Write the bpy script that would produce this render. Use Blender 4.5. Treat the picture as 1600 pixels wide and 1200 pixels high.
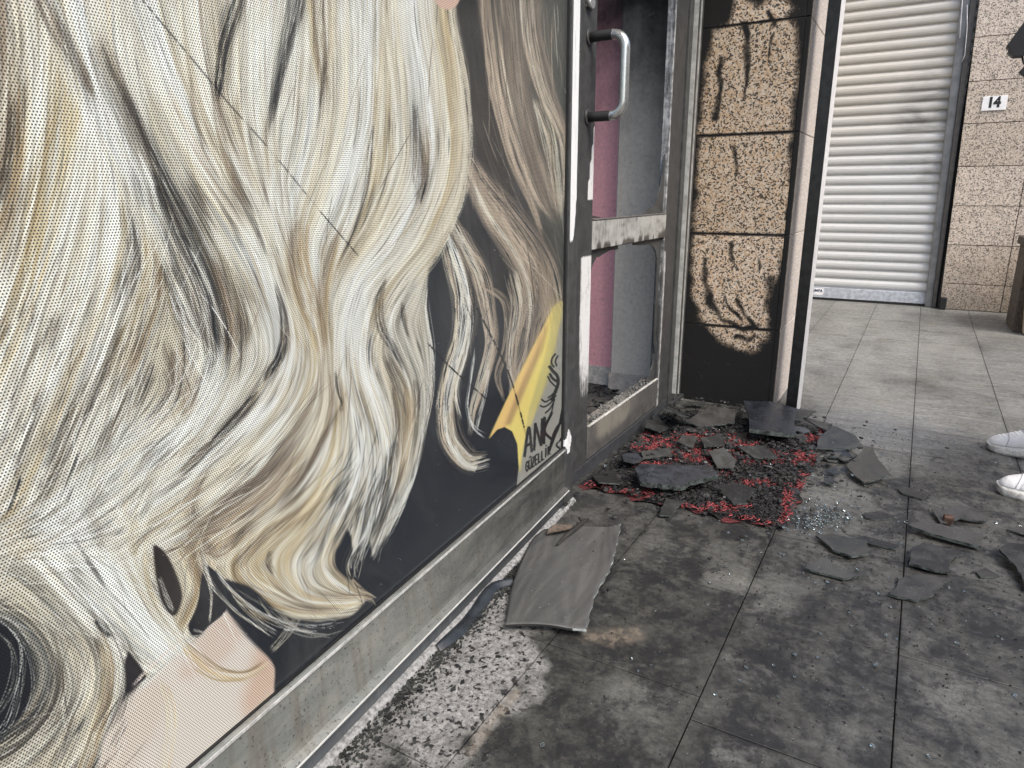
import bpy, bmesh, math, random
import numpy as np
from mathutils import Vector, Matrix
random.seed(11); np.random.seed(11)
for o in list(bpy.data.objects): bpy.data.objects.remove(o)
SCN = bpy.context.scene
COL = SCN.collection
# ------------------------------------------------------------------ camera
CAM_YAW, CAM_PITCH, CAM_ROLL, CAM_F, CAM_H = math.radians(30.2786), math.radians(-15.5224), math.radians(-0.3248), 1076.27, 1.0
def cam_axes():
    cy, sy, cp, sp = math.cos(CAM_YAW), math.sin(CAM_YAW), math.cos(CAM_PITCH), math.sin(CAM_PITCH)
    f = Vector((cy*cp, sy*cp, sp)); r = Vector((sy, -cy, 0)); u = r.cross(f)
    c, s = math.cos(CAM_ROLL), math.sin(CAM_ROLL)
    return f, c*r+s*u, -s*r+c*u
FW, RT, UP = cam_axes()
cam = bpy.data.objects.new('camera', bpy.data.cameras.new('camera')); COL.objects.link(cam)
cam.data.sensor_fit = 'HORIZONTAL'; cam.data.sensor_width = 36; cam.data.lens = CAM_F/1600*36
cam.data.clip_start = .02; cam.data.clip_end = 400
R3 = Matrix((RT, UP, -FW)).transposed(); cam.matrix_world = Matrix.Translation((0, 0, CAM_H)) @ R3.to_4x4()
SCN.camera = cam
# ------------------------------------------------------------------ daylight
SUN_EL, SUN_AZ = math.radians(50), math.radians(-118)      # azimuth measured from +X
w = bpy.data.worlds.new('World'); SCN.world = w; w.use_nodes = True
nt = w.node_tree; nt.nodes.clear()
sky = nt.nodes.new('ShaderNodeTexSky'); sky.sky_type = 'NISHITA'; sky.sun_disc = False
sky.sun_elevation = SUN_EL; sky.sun_rotation = math.pi/2-SUN_AZ; sky.air_density = 1.0; sky.dust_density = 3.0; sky.ozone_density = 1.0
bg = nt.nodes.new('ShaderNodeBackground'); bg.inputs['Strength'].default_value = .15
out = nt.nodes.new('ShaderNodeOutputWorld'); nt.links.new(sky.outputs[0], bg.inputs[0]); nt.links.new(bg.outputs[0], out.inputs[0])
sun = bpy.data.objects.new('sun', bpy.data.lights.new('sun', 'SUN')); COL.objects.link(sun)
sun.data.energy = 1.5; sun.data.angle = math.radians(28); sun.data.color = (1, .96, .9)
sd = Vector((math.cos(SUN_EL)*math.cos(SUN_AZ), math.cos(SUN_EL)*math.sin(SUN_AZ), math.sin(SUN_EL)))
sun.rotation_euler = sd.to_track_quat('Z', 'Y').to_euler(); sun.location = (0, -4, 6)
vs = SCN.view_settings; vs.view_transform = 'Standard'; vs.look = 'None'; vs.gamma = 1; vs.use_curve_mapping = False
vs.exposure = 0.98
SCN.render.engine = 'CYCLES'; SCN.cycles.max_bounces = 8; SCN.cycles.use_denoising = True
# ------------------------------------------------------------------ helpers
def ray(x, y): return FW+(x-800)/CAM_F*RT-(y-600)/CAM_F*UP
def onz(x, y, z=0):
    d = ray(x, y); t = (z-CAM_H)/d.z; return Vector((t*d.x, t*d.y, z))
def onx(x, y, X):
    d = ray(x, y); t = X/d.x; return Vector((X, t*d.y, CAM_H+t*d.z))
def ony(x, y, Y):
    d = ray(x, y); t = Y/d.y; return Vector((t*d.x, Y, CAM_H+t*d.z))
def lin(c): return tuple(((v/255)/12.92 if v/255 <= .04045 else (((v/255)+.055)/1.055)**2.4) for v in c)
def tag(o, label=None, cat=None, group=None, kind=None):
    for k, v in (('label', label), ('category', cat), ('group', group), ('kind', kind)):
        if v: o[k] = v
    return o
def empty(name, loc, label, cat, group=None):
    o = bpy.data.objects.new(name, None); COL.objects.link(o); o.location = loc; o.empty_display_size = .05
    return tag(o, label, cat, group)
def wloc(o):
    v = Vector((0, 0, 0))
    while o: v += o.location; o = o.parent
    return v
def ob(name, me, mat=None, par=None, kind=None, loc=None):
    """links ONE mesh object; a mesh given in world coordinates stays where it is under its parent"""
    if isinstance(me, bmesh.types.BMesh):
        b = me; me = bpy.data.meshes.new(name); b.to_mesh(me); b.free()
    o = bpy.data.objects.new(name, me); COL.objects.link(o)
    if mat is not None and not me.materials:
        for m in (mat if isinstance(mat, (list, tuple)) else [mat]): me.materials.append(m)
    base = Vector(loc) if loc is not None else Vector((0, 0, 0))
    if par is not None:
        o.parent = par; base = base-wloc(par)
    o.location = base
    if kind: o['kind'] = kind
    return o
def box(x0, x1, y0, y1, z0, z1, bev=0, bm=None, seg=1):
    bm = bm or bmesh.new()
    v = [bm.verts.new(p) for p in ((x0,y0,z0),(x1,y0,z0),(x1,y1,z0),(x0,y1,z0),(x0,y0,z1),(x1,y0,z1),(x1,y1,z1),(x0,y1,z1))]
    fs = [bm.faces.new([v[i] for i in q]) for q in ((0,3,2,1),(4,5,6,7),(0,1,5,4),(1,2,6,5),(2,3,7,6),(3,0,4,7))]
    if bev:
        es = list({e for f in fs for e in f.edges})
        bmesh.ops.bevel(bm, geom=es, offset=bev, segments=seg, affect='EDGES', profile=.5)
    return bm
def prism(pts, vec, bm=None, bev=0):
    """extrudes a 3-D polygon along vec"""
    bm = bm or bmesh.new(); vec = Vector(vec)
    a = [bm.verts.new(p) for p in pts]; b = [bm.verts.new(Vector(p)+vec) for p in pts]
    n = len(a); fs = [bm.faces.new(a[::-1]), bm.faces.new(b)]
    for i in range(n): fs.append(bm.faces.new((a[i], a[(i+1) % n], b[(i+1) % n], b[i])))
    bmesh.ops.recalc_face_normals(bm, faces=bm.faces)
    if bev:
        bmesh.ops.bevel(bm, geom=list({e for f in fs for e in f.edges}), offset=bev, segments=1, affect='EDGES')
    return bm
def tube(path, r, seg=10, bm=None, caps=True):
    bm = bm or bmesh.new(); P = [Vector(p) for p in path]; rs = r if isinstance(r, (list, tuple)) else [r]*len(P)
    rings = []; nrm = None
    for i, p in enumerate(P):
        t = (P[min(i+1, len(P)-1)]-P[max(i-1, 0)]).normalized()
        if nrm is None: nrm = t.orthogonal().normalized()
        nrm = (nrm-t*nrm.dot(t)).normalized(); bn = t.cross(nrm)
        rings.append([bm.verts.new(p+rs[i]*(math.cos(a)*nrm+math.sin(a)*bn)) for a in [2*math.pi*k/seg for k in range(seg)]])
    for a, b in zip(rings, rings[1:]):
        for k in range(seg): bm.faces.new((a[k], a[(k+1) % seg], b[(k+1) % seg], b[k])).smooth = True
    if caps: bm.faces.new(rings[0][::-1]); bm.faces.new(rings[-1])
    return bm
def grid(f, nu, nv, bm=None, smooth=True, flip=False):
    bm = bm or bmesh.new()
    V = [[bm.verts.new(f(i/nu, j/nv)) for j in range(nv+1)] for i in range(nu+1)]
    for i in range(nu):
        for j in range(nv):
            q = (V[i][j], V[i+1][j], V[i+1][j+1], V[i][j+1])
            bm.faces.new(q[::-1] if flip else q).smooth = smooth
    return bm
def set_attr(me, name, fn, off=(0, 0, 0)):
    n = len(me.vertices); co = np.empty(n*3, np.float32); me.vertices.foreach_get('co', co); co = co.reshape(-1, 3)+np.array(off, np.float32)
    a = me.attributes.new(name, 'FLOAT', 'POINT'); a.data.foreach_set('value', np.clip(fn(co), 0, 1).astype(np.float32))
def sstep(a, b, x):
    t = np.clip((x-a)/(b-a), 0, 1); return t*t*(3-2*t)
def in_poly(P, x, y):
    P = np.asarray(P, float); r = np.zeros(x.shape, bool)
    for (x1, y1), (x2, y2) in zip(P, np.roll(P, -1, 0)):
        c = (y1 > y) != (y2 > y)
        r ^= c & (x < (x2-x1)*(y-y1)/((y2-y1) if y2 != y1 else 1e-9)+x1)
    return r
def poly_dist(P, x, y, closed=True):
    P = np.asarray(P, float); d = np.full(x.shape, 1e9)
    Q = list(zip(P, np.roll(P, -1, 0))) if closed else list(zip(P[:-1], P[1:]))
    for a, b in Q:
        e = b-a; t = np.clip(((x-a[0])*e[0]+(y-a[1])*e[1])/(e@e+1e-12), 0, 1)
        d = np.minimum(d, np.hypot(x-a[0]-t*e[0], y-a[1]-t*e[1]))
    return d
class Mat:
    """small builder for node materials; positions are world metres"""
    def __init__(s, name):
        s.m = bpy.data.materials.new(name); s.m.use_nodes = True; s.nt = s.m.node_tree
        s.b = s.nt.nodes['Principled BSDF']; s.geo = s.nt.nodes.new('ShaderNodeNewGeometry')
        s.P = s.geo.outputs['Position']; q = s.n('ShaderNodeSeparateXYZ', {0: s.P}); s.X, s.Y, s.Z = q.outputs
    def n(s, t, ins={}, **pr):
        q = s.nt.nodes.new(t)
        for k, v in pr.items(): setattr(q, k, v)
        for k, v in ins.items(): s.put(q.inputs[k], v)
        return q
    def put(s, sock, v):
        if isinstance(v, bpy.types.NodeSocket): s.nt.links.new(v, sock)
        elif isinstance(v, (tuple, list)) and len(v) == 3 and sock.type == 'RGBA': sock.default_value = (*v, 1)
        else: sock.default_value = v
    def ma(s, op, a, b=0., c=0., clamp=False):
        q = s.n('ShaderNodeMath', {0: a, 1: b, 2: c}, operation=op, use_clamp=clamp); return q.outputs[0]
    def scale(s, v, xyz): return s.n('ShaderNodeVectorMath', {0: v, 1: xyz}, operation='MULTIPLY').outputs[0]
    def add(s, v, xyz): return s.n('ShaderNodeVectorMath', {0: v, 1: xyz}, operation='ADD').outputs[0]
    def noise(s, sc, det=4, rough=.6, dist=0., v=None):
        return s.n('ShaderNodeTexNoise', {'Vector': v or s.P, 'Scale': sc, 'Detail': det, 'Roughness': rough, 'Distortion': dist}).outputs[0]
    def noisec(s, sc, det=2, v=None): return s.n('ShaderNodeTexNoise', {'Vector': v or s.P, 'Scale': sc, 'Detail': det}).outputs[1]
    def vor(s, sc, v=None, feat='F1', rnd=1.):
        return s.n('ShaderNodeTexVoronoi', {'Vector': v or s.P, 'Scale': sc, 'Randomness': rnd}, feature=feat)
    def ss(s, x, a, b, lo=0., hi=1.):
        return s.n('ShaderNodeMapRange', {0: x, 1: a, 2: b, 3: lo, 4: hi}, interpolation_type='SMOOTHSTEP').outputs[0]
    def mix(s, f, a, b, bt='MIX'):
        q = s.n('ShaderNodeMix', {0: f, 6: a, 7: b}, data_type='RGBA', blend_type=bt); return q.outputs[2]
    def attr(s, name): return s.n('ShaderNodeAttribute', attribute_name=name).outputs['Fac']
    def objrand(s): return s.n('ShaderNodeObjectInfo').outputs['Random']
    def fin(s, col, rough=.7, metal=0., spec=None, bump=None, bd=.002, bs=1., coat=None):
        s.put(s.b.inputs['Base Color'], col); s.put(s.b.inputs['Roughness'], rough); s.put(s.b.inputs['Metallic'], metal)
        if spec is not None: s.put(s.b.inputs['Specular IOR Level'], spec)
        if coat is not None: s.put(s.b.inputs['Coat Weight'], coat)
        if bump is not None:
            q = s.n('ShaderNodeBump', {'Height': bump, 'Distance': bd, 'Strength': bs}); s.nt.links.new(q.outputs[0], s.b.inputs['Normal'])
        return s.m
def simple(name, col, rough=.6, metal=0., var=.25, sc=30, bd=.0008):
    M = Mat(name); f = M.noise(sc, 5, .65)
    c = M.mix(M.ss(f, .3, .7), tuple(v*(1-var) for v in col), tuple(min(1, v*(1+var)) for v in col))
    return M.fin(c, rough, metal, bump=f, bd=bd)
# the window front stands at a slight angle to the paving
PA = math.radians(4.095); PU = Vector((math.cos(PA), math.sin(PA), 0)); PN = Vector((math.sin(PA), -math.cos(PA), 0)); PD = -.7603
def pw(s, off, z): return PU*s+PN*(PD+off)+Vector((0, 0, z))
def pan_sz(x, y, off=0):
    d = ray(x, y); t = (PD+off)/d.dot(PN); q = d*t; return q.dot(PU), CAM_H+q.z
def pbox(s0, s1, o0, o1, z0, z1, bev=0, bm=None):
    b = box(s0, s1, o0, o1, z0, z1, bev, bm)
    return b
PM = Matrix(((PU.x, PN.x, 0, PN.x*PD), (PU.y, PN.y, 0, PN.y*PD), (0, 0, 1, 0), (0, 0, 0, 1)))
def pob(name, bm, mat, par=None, kind=None):
    bmesh.ops.transform(bm, matrix=PM, verts=bm.verts); bmesh.ops.recalc_face_normals(bm, faces=bm.faces)
    return ob(name, bm, mat, par, kind)
# ------------------------------------------------------------------ materials
def m_tile():
    M = Mat('pavement_stone'); so, pa = M.attr('soot'), M.attr('pale')
    rn = M.objrand()
    streak = M.noise(1., 7, .75, .9, M.scale(M.P, (40, 6, 9))); fine = M.noise(150, 4, .7); big = M.noise(5, 4, .6, .4)
    base = M.mix(M.ss(streak, .3, .72), (.15, .155, .15), (.40, .40, .38))
    base = M.mix(M.ma('MULTIPLY', rn, .35), base, (.31, .30, .27))
    base = M.mix(M.ma('MULTIPLY', M.ss(big, .55, .75), .35), base, (.33, .31, .22))
    crack = M.ss(M.noise(1., 5, .7, 1.2, M.scale(M.P, (60, 14, 14))), .30, .36, 1, 0)
    base = M.mix(M.ma('MULTIPLY', crack, .6), base, (.10, .10, .10))
    pale = M.mix(M.ss(M.noise(90, 5, .75), .35, .62), (.15, .147, .143), (.335, .328, .318))
    base = M.mix(pa, base, pale)
    n1 = M.noise(9, 7, .68, .5); n2 = M.noise(38, 6, .7, .3); n3 = M.noise(220, 3, .6)
    # general film of soot, broken up by wiping and footfall
    film = M.ma('MULTIPLY', so, M.ss(M.ma('ADD', M.ma('MULTIPLY', n1, .7), M.ma('MULTIPLY', n2, .75)), .42, .98, .84, 1.05), clamp=True)
    c = M.mix(film, base, (.034, .033, .029))
    gr = M.noise(95, 4, .8, .3, M.scale(M.P, (1, .55, 1))); c = M.mix(1., c, M.mix(M.ss(gr, .3, .7), (.70,.70,.70), (1.28,1.28,1.26)), 'MULTIPLY')
    lvl = M.ss(so, 0., 1., .80, .50)
    bl = M.ss(M.ma('SUBTRACT', M.ma('ADD', M.ma('MULTIPLY', n1, .46), M.ma('ADD', M.ma('MULTIPLY', n2, .34), M.ma('MULTIPLY', gr, .24))), lvl), -.02, .09)
    c = M.mix(M.ma('MULTIPLY', bl, M.ma('MULTIPLY', so, .9), clamp=True), c, (.012, .012, .013))
    cru = M.ss(M.ma('ADD', M.noise(75, 6, .8, .4), M.ma('MULTIPLY', M.ma('SUBTRACT', n1, .5), .9)), .56, .63)
    c = M.mix(M.ma('MULTIPLY', cru, M.ma('MULTIPLY', so, .72), clamp=True), c, (.015, .015, .0155))
    scf = M.ss(M.noise(1., 6, .75, 1.5, M.scale(M.P, (22, 70, 20))), .64, .72)
    c = M.mix(M.ma('MULTIPLY', scf, .22), c, (.33, .32, .29))
    # blistered flakes on the pale strip
    v = M.n('ShaderNodeTexNoise', {'Vector': M.P, 'Scale': 52, 'Detail': 2, 'Roughness': .5, 'Distortion': .2}).outputs[0]
    v2 = M.noise(130, 3, .6)
    fl = M.ss(M.ma('ADD', M.ma('MULTIPLY', v, .75), M.ma('MULTIPLY', v2, .3)), .575, .635)
    sp = M.ss(v2, .60, .63)
    fk = M.ma('MULTIPLY', M.ma('MAXIMUM', fl, M.ma('MULTIPLY', sp, .8)), M.attr('flake'), clamp=True)
    c = M.mix(fk, c, M.mix(M.ss(n2, .4, .65), (.011, .011, .011), (.038, .037, .035)))
    c = M.mix(M.ma('MULTIPLY', M.ss(n1, .48, .66), M.ma('MULTIPLY', pa, .5)), c, (.07, .068, .064))
    c = M.mix(M.ma('MULTIPLY', M.ss(n3, .70, .76), M.ma('SUBTRACT', 1., M.ma('MULTIPLY', so, .45))), c, (.05, .05, .05))
    c = M.mix(M.ma('MULTIPLY', M.ss(M.noise(170, 2, .5), .735, .76), .8), c, (.42, .41, .38))
    c = M.mix(M.ma('MULTIPLY', M.attr('tan'), M.ss(n2, .4, .6, .1, .55)), c, (.27, .22, .165))
    h = M.ma('ADD', M.ma('MULTIPLY', streak, .6), M.ma('ADD', M.ma('MULTIPLY', n2, .3), M.ma('MULTIPLY', fk, .5)))
    c = M.mix(M.ma('MULTIPLY', M.ss(M.noise(210, 4, .8), .57, .62), M.ma('MULTIPLY', so, .8), clamp=True), c, (.012, .012, .012))
    return M.fin(c, M.ss(n2, .3, .7, .36, .66), 0, .5, h, .0018)
def m_granite(name, base, alt, dark, sc=95, soot=True, fr=.83, amt=.92):
    M = Mat(name)
    v1 = M.vor(sc); v2 = M.vor(sc*1.7); n = M.noise(sc*.9, 3, .6, .4)
    g = M.mix(M.ss(M.noisec(sc*.5), .4, .6) if False else M.ss(M.noise(sc*.6, 2, .5), .42, .58), base, alt)
    r1 = M.n('ShaderNodeSeparateColor', {0: v1.outputs['Color']}).outputs[0]
    r2 = M.n('ShaderNodeSeparateColor', {0: v2.outputs['Color']}).outputs[1]
    g = M.mix(M.ma('MULTIPLY', M.ss(r1, .55, .6), .55), g, (.62, .56, .47))
    g = M.mix(M.ma('MULTIPLY', M.ss(M.ma('ADD', r2, M.ma('MULTIPLY', n, .35)), fr, fr+.10), amt), g, dark)
    g = M.mix(1., g, M.mix(M.ss(M.noise(sc*1.3, 3, .7), .3, .7), (.72,.72,.72), (1.28,1.27,1.26)), 'MULTIPLY')
    g = M.mix(1., g, M.mix(M.objrand(), (.88,.87,.85), (1.06,1.06,1.07)), 'MULTIPLY')
    g = M.mix(M.ma('MULTIPLY', M.ss(M.ma('ADD', M.Z, M.ma('MULTIPLY', M.noise(6, 5, .7), .9)), .25, 1.05, .6, 0.), 0. if soot else 1.), g, (.10, .085, .07))  # wall foot: grime, with the shade beside the planter put into the colour
    if soot:
        s = M.attr('soot'); brk = M.noise(22, 6, .7, .5); fn = M.noise(130, 3, .6)
        e = M.ma('ADD', s, M.ma('ADD', M.ma('MULTIPLY', M.ma('SUBTRACT', brk, .5), .7), M.ma('MULTIPLY', M.ma('SUBTRACT', fn, .5), .5)))
        k = M.ma('MULTIPLY', M.ss(e, .26, .92), M.ss(s, 0., .06))
        g = M.mix(M.ma('MULTIPLY', M.ss(e, .2, .7), .5), g, (.10, .07, .045))
        g = M.mix(k, g, (.0095, .0092, .009))
        ro = M.ss(k, 0, 1, .5, .85)
    else: ro = .5
    return M.fin(g, ro, 0, .35, n, .0006)
def m_print(img):
    M = Mat('perforated_window_film')
    t = M.n('ShaderNodeTexImage', {}, image=img, extension='MIRROR', interpolation='Cubic')
    uv = M.n('ShaderNodeUVMap', {}, uv_map='UVMap'); M.nt.links.new(uv.outputs[0], t.inputs[0])
    p = .0037; s = M.n('ShaderNodeVectorMath', {0: M.P, 1: tuple(PU)}, operation='DOT_PRODUCT').outputs['Value']
    def cell(off):
        a = M.ma('MULTIPLY', M.ma('SUBTRACT', M.ma('FRACT', M.ma('ADD', M.ma('DIVIDE', s, p), off)), .5), p)
        b = M.ma('MULTIPLY', M.ma('SUBTRACT', M.ma('FRACT', M.ma('ADD', M.ma('DIVIDE', M.Z, p*1.732), off)), .5), p*1.732)
        return M.ma('SQRT', M.ma('ADD', M.ma('MULTIPLY', a, a), M.ma('MULTIPLY', b, b)))
    d = M.ma('MINIMUM', cell(0.), cell(.5))
    hole = M.ss(d, .00088, .00112, .93, 0.)
    hue = M.n('ShaderNodeHueSaturation', {'Saturation': .76, 'Value': 1.0, 'Color': t.outputs[0]}).outputs[0]
    c = M.mix(hole, hue, (.018, .019, .021))
    dust = M.ma('MULTIPLY', M.ss(M.noise(3, 6, .7, .6, M.scale(M.P, (1, 1, .35))), .45, .8), .10)
    c = M.mix(dust, c, (.42, .42, .40))
    c = M.mix(M.ma('MULTIPLY', M.ss(M.noise(190, 2, .5), .76, .78), .6), c, (.5, .5, .48))
    return M.fin(c, M.ss(M.noise(6, 4, .6), .3, .7, .10, .22), 0, .5)
def m_rail():
    M = Mat('weathered_window_rail')
    so = M.attr('soot'); n = M.noise(14, 6, .7, .3, M.scale(M.P, (.5, .5, 1.6))); f = M.noise(170, 3, .6); st = M.noise(1., 5, .65, 0, M.scale(M.P, (40, 40, 4)))
    c = M.mix(M.ss(n, .3, .7), (.19, .205, .192), (.30, .30, .268))
    c = M.mix(M.ma('MULTIPLY', M.ss(st, .45, .72), .55), c, (.15, .13, .10))
    film = M.ma('MULTIPLY', so, M.ss(M.ma('ADD', n, M.ma('MULTIPLY', st, .6)), .5, 1.05, 1.1, .72), clamp=True)
    c = M.mix(film, c, (.047, .046, .044))
    c = M.mix(M.ma('MULTIPLY', M.ss(f, .60, .66), .75), c, (.03, .03, .03))
    c = M.mix(M.ma('MULTIPLY', M.ss(M.noise(30, 6, .75), .66, .70), .5), c, (.02, .02, .02))
    return M.fin(c, .48, .15, .5, f, .0006)
def m_alu(name='sooted_aluminium', white=(.72, .72, .70), dark=(.036, .036, .036)):
    """painted aluminium: attribute 'soot' 1 = black, 0 = clean"""
    M = Mat(name); s = M.attr('soot'); n = M.noise(26, 6, .7, .4); st = M.noise(1., 5, .7, .4, M.scale(M.P, (90, 90, 9))); f = M.noise(200, 2, .5)
    e = M.ma('ADD', s, M.ma('ADD', M.ma('MULTIPLY', M.ma('SUBTRACT', n, .5), .55), M.ma('MULTIPLY', M.ma('SUBTRACT', st, .5), .5)))
    k = M.ma('MULTIPLY', M.ss(e, .30, .72), M.ss(s, 0, .05))
    cl = M.mix(M.ma('MULTIPLY', M.ss(st, .52, .72), .5), white, (.36, .35, .32))
    dk = M.mix(M.ss(n, .35, .7), dark, tuple(v*1.7 for v in dark))
    dk = M.mix(M.ma('MULTIPLY', M.ss(st, .58, .78), .35), dk, (.20, .19, .17))
    c = M.mix(k, cl, dk); c = M.mix(M.ma('MULTIPLY', M.ss(f, .68, .72), .6), c, (.02, .02, .02))
    return M.fin(c, M.ss(k, 0, 1, .32, .55), 0, .5, M.ma('ADD', n, M.ma('MULTIPLY', f, .3)), .0007)
def m_wall(name, col, sootlo, soothi):
    """plaster blackened by smoke towards the top of the room"""
    M = Mat(name); n = M.noise(4, 6, .65, .5); st = M.noise(1., 5, .65, .5, M.scale(M.P, (9, 9, 1.5))); f = M.noise(60, 4, .6)
    c = M.mix(M.ss(f, .3, .7), tuple(v*.9 for v in col), tuple(min(1, v*1.08) for v in col))
    z = M.ma('ADD', M.Z, M.ma('ADD', M.ma('MULTIPLY', M.ma('SUBTRACT', n, .5), .7), M.ma('MULTIPLY', M.ma('SUBTRACT', st, .5), .25)))
    k = M.ss(z, sootlo, soothi)
    c = M.mix(k, c, (.012, .011, .010))
    c = M.mix(M.ma('MULTIPLY', M.ss(M.noise(26, 6, .7, .4), .60, .66), .35), c, tuple(v*.35 for v in col))
    return M.fin(c, .75, 0, .3, f, .0008)
def m_shutter():
    M = Mat('shutter_slat_paint'); orr = M.objrand()
    sm = M.noise(2.2, 6, .7, .8, M.scale(M.P, (1, .7, 2.2))); st = M.noise(1., 4, .6, .3, M.scale(M.P, (8, 3, 60)))
    # smoke smudges gathered on the street side at chest height, beige top holds the roof's shade as colour
    dy = M.ma('MULTIPLY', M.ma('ADD', M.Y, -.05), 3.2); dz = M.ma('MULTIPLY', M.ma('ADD', M.Z, -1.55), 1.7)
    bl = M.ss(M.ma('ADD', M.ma('MULTIPLY', dy, dy), M.ma('MULTIPLY', dz, dz)), 0., 1.3, 1., 0.)
    k = M.ma('MULTIPLY', M.ma('MULTIPLY', bl, M.ss(M.ma('ADD', sm, M.ma('MULTIPLY', st, .35)), .50, .86)), .8)
    c = M.mix(M.ss(M.ma('ADD', M.Z, M.ma('MULTIPLY', sm, .6)), 1.3, 2.3), (.575, .58, .575), (.53, .505, .455))
    c = M.mix(k, c, (.20, .20, .19))
    c = M.mix(M.ma('MULTIPLY', M.ss(st, .55, .75), .22), c, (.40, .40, .38))
    c = M.mix(1., c, M.mix(orr, (.90,.90,.90), (1.03,1.03,1.03)), 'MULTIPLY')
    c = M.mix(M.ma('MULTIPLY', M.ss(M.noise(14, 6, .75, .6, M.scale(M.P, (1,.4,3))), .58, .72), .30), c, (.25,.24,.22))
    return M.fin(c, .42, .1, .5, M.noise(3, 3, .6), .006)
def m_shard(name='sooted_glass', a=(.014, .014, .014), b=(.052, .051, .048), rough=(.26, .6)):
    M = Mat(name); n = M.noise(16, 6, .7, .6); f = M.noise(150, 3, .6); r = M.objrand()
    c = M.mix(M.ss(M.ma('ADD', n, M.ma('MULTIPLY', M.ma('SUBTRACT', r, .5), .3)), .3, .72), a, b)
    c = M.mix(M.ma('MULTIPLY', M.ss(f, .66, .7), .6), c, (.22, .22, .21))
    return M.fin(c, M.ss(n, .3, .7, *rough), 0, .5, M.ma('ADD', n, f), .0006)
def m_mat():
    M = Mat('burnt_red_doormat'); n = M.noise(7, 5, .65, .6); n2 = M.noise(45, 5, .7, .4); f = M.noise(260, 3, .6)
    k = M.attr('burn')
    e = M.ma('ADD', k, M.ma('ADD', M.ma('MULTIPLY', M.ma('SUBTRACT', n, .5), 1.1), M.ma('MULTIPLY', M.ma('SUBTRACT', n2, .5), .8)))
    c = M.mix(M.ss(f, .35, .65), (.06, .012, .013), (.20, .05, .052))
    c = M.mix(M.ss(e, .32, .55), c, M.mix(M.ss(n2, .4, .65), (.009, .009, .010), (.030, .028, .028)))
    return M.fin(c, .85, 0, .25, M.ma('ADD', f, n2), .006)
import numpy as np
# ---------------------------------------------------------------- the printed hair picture (numpy painting)
PAL = dict(W=(244,241,232), C=(230,234,236), L=(226,217,198), B=(203,188,160), G=(186,160,108), O=(158,128,86),
           N=(122,103,82), D=(76,69,62), K=(46,49,54), Y=(150,148,140), S=(50,55,63), T=(166,148,128), R=(196,174,150),
           P=(226,208,200), A=(72,72,71), E=(140,125,112), V=(116,106,98))
SC = 2.0                       # canvas pixels per print unit
CX0, CY0, CX1, CY1 = -260, -220, 900, 1240
RS = np.random.RandomState(7)

def spline(pts, m):
    P = np.array(pts, float)
    if len(P) == 2:
        t = np.linspace(0, 1, m)[:, None]; return P[0]*(1-t)+P[1]*t
    d = np.r_[0, np.cumsum(np.sqrt(np.hypot(*(P[1:, :2]-P[:-1, :2]).T))+1e-6)]
    Q = np.vstack([2*P[0]-P[1], P, 2*P[-1]-P[-2]]); k = np.r_[2*d[0]-d[1], d, 2*d[-1]-d[-2]]
    t = np.linspace(d[0], d[-1]-1e-9, m); i = np.clip(np.searchsorted(k, t, 'right')-1, 1, len(Q)-3)
    def g(a): return k[i+a][:, None]
    T = t[:, None]; p0, p1, p2, p3 = Q[i-1], Q[i], Q[i+1], Q[i+2]
    a1 = (g(0)-T)/(g(0)-g(-1))*p0+(T-g(-1))/(g(0)-g(-1))*p1
    a2 = (g(1)-T)/(g(1)-g(0))*p1+(T-g(0))/(g(1)-g(0))*p2
    a3 = (g(2)-T)/(g(2)-g(1))*p2+(T-g(1))/(g(2)-g(1))*p3
    b1 = (g(1)-T)/(g(1)-g(-1))*a1+(T-g(-1))/(g(1)-g(-1))*a2
    b2 = (g(2)-T)/(g(2)-g(0))*a2+(T-g(0))/(g(2)-g(0))*a3
    return (g(1)-T)/(g(1)-g(0))*b1+(T-g(0))/(g(1)-g(0))*b2

def vnoise(u, v):
    """smooth value noise, u and v broadcast"""
    iu, iv = np.floor(u).astype(int), np.floor(v).astype(int)
    fu, fv = u-iu, v-iv
    fu, fv = fu*fu*(3-2*fu), fv*fv*(3-2*fv)
    tab = vnoise.tab
    def h(a, b): return tab[(a*73+b*151) % 4096 ^ ((a*19+b*7) % 64)]
    return (h(iu, iv)*(1-fu)+h(iu+1, iv)*fu)*(1-fv)+(h(iu, iv+1)*(1-fu)+h(iu+1, iv+1)*fu)*fv
vnoise.tab = np.random.RandomState(3).rand(8192)

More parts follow.
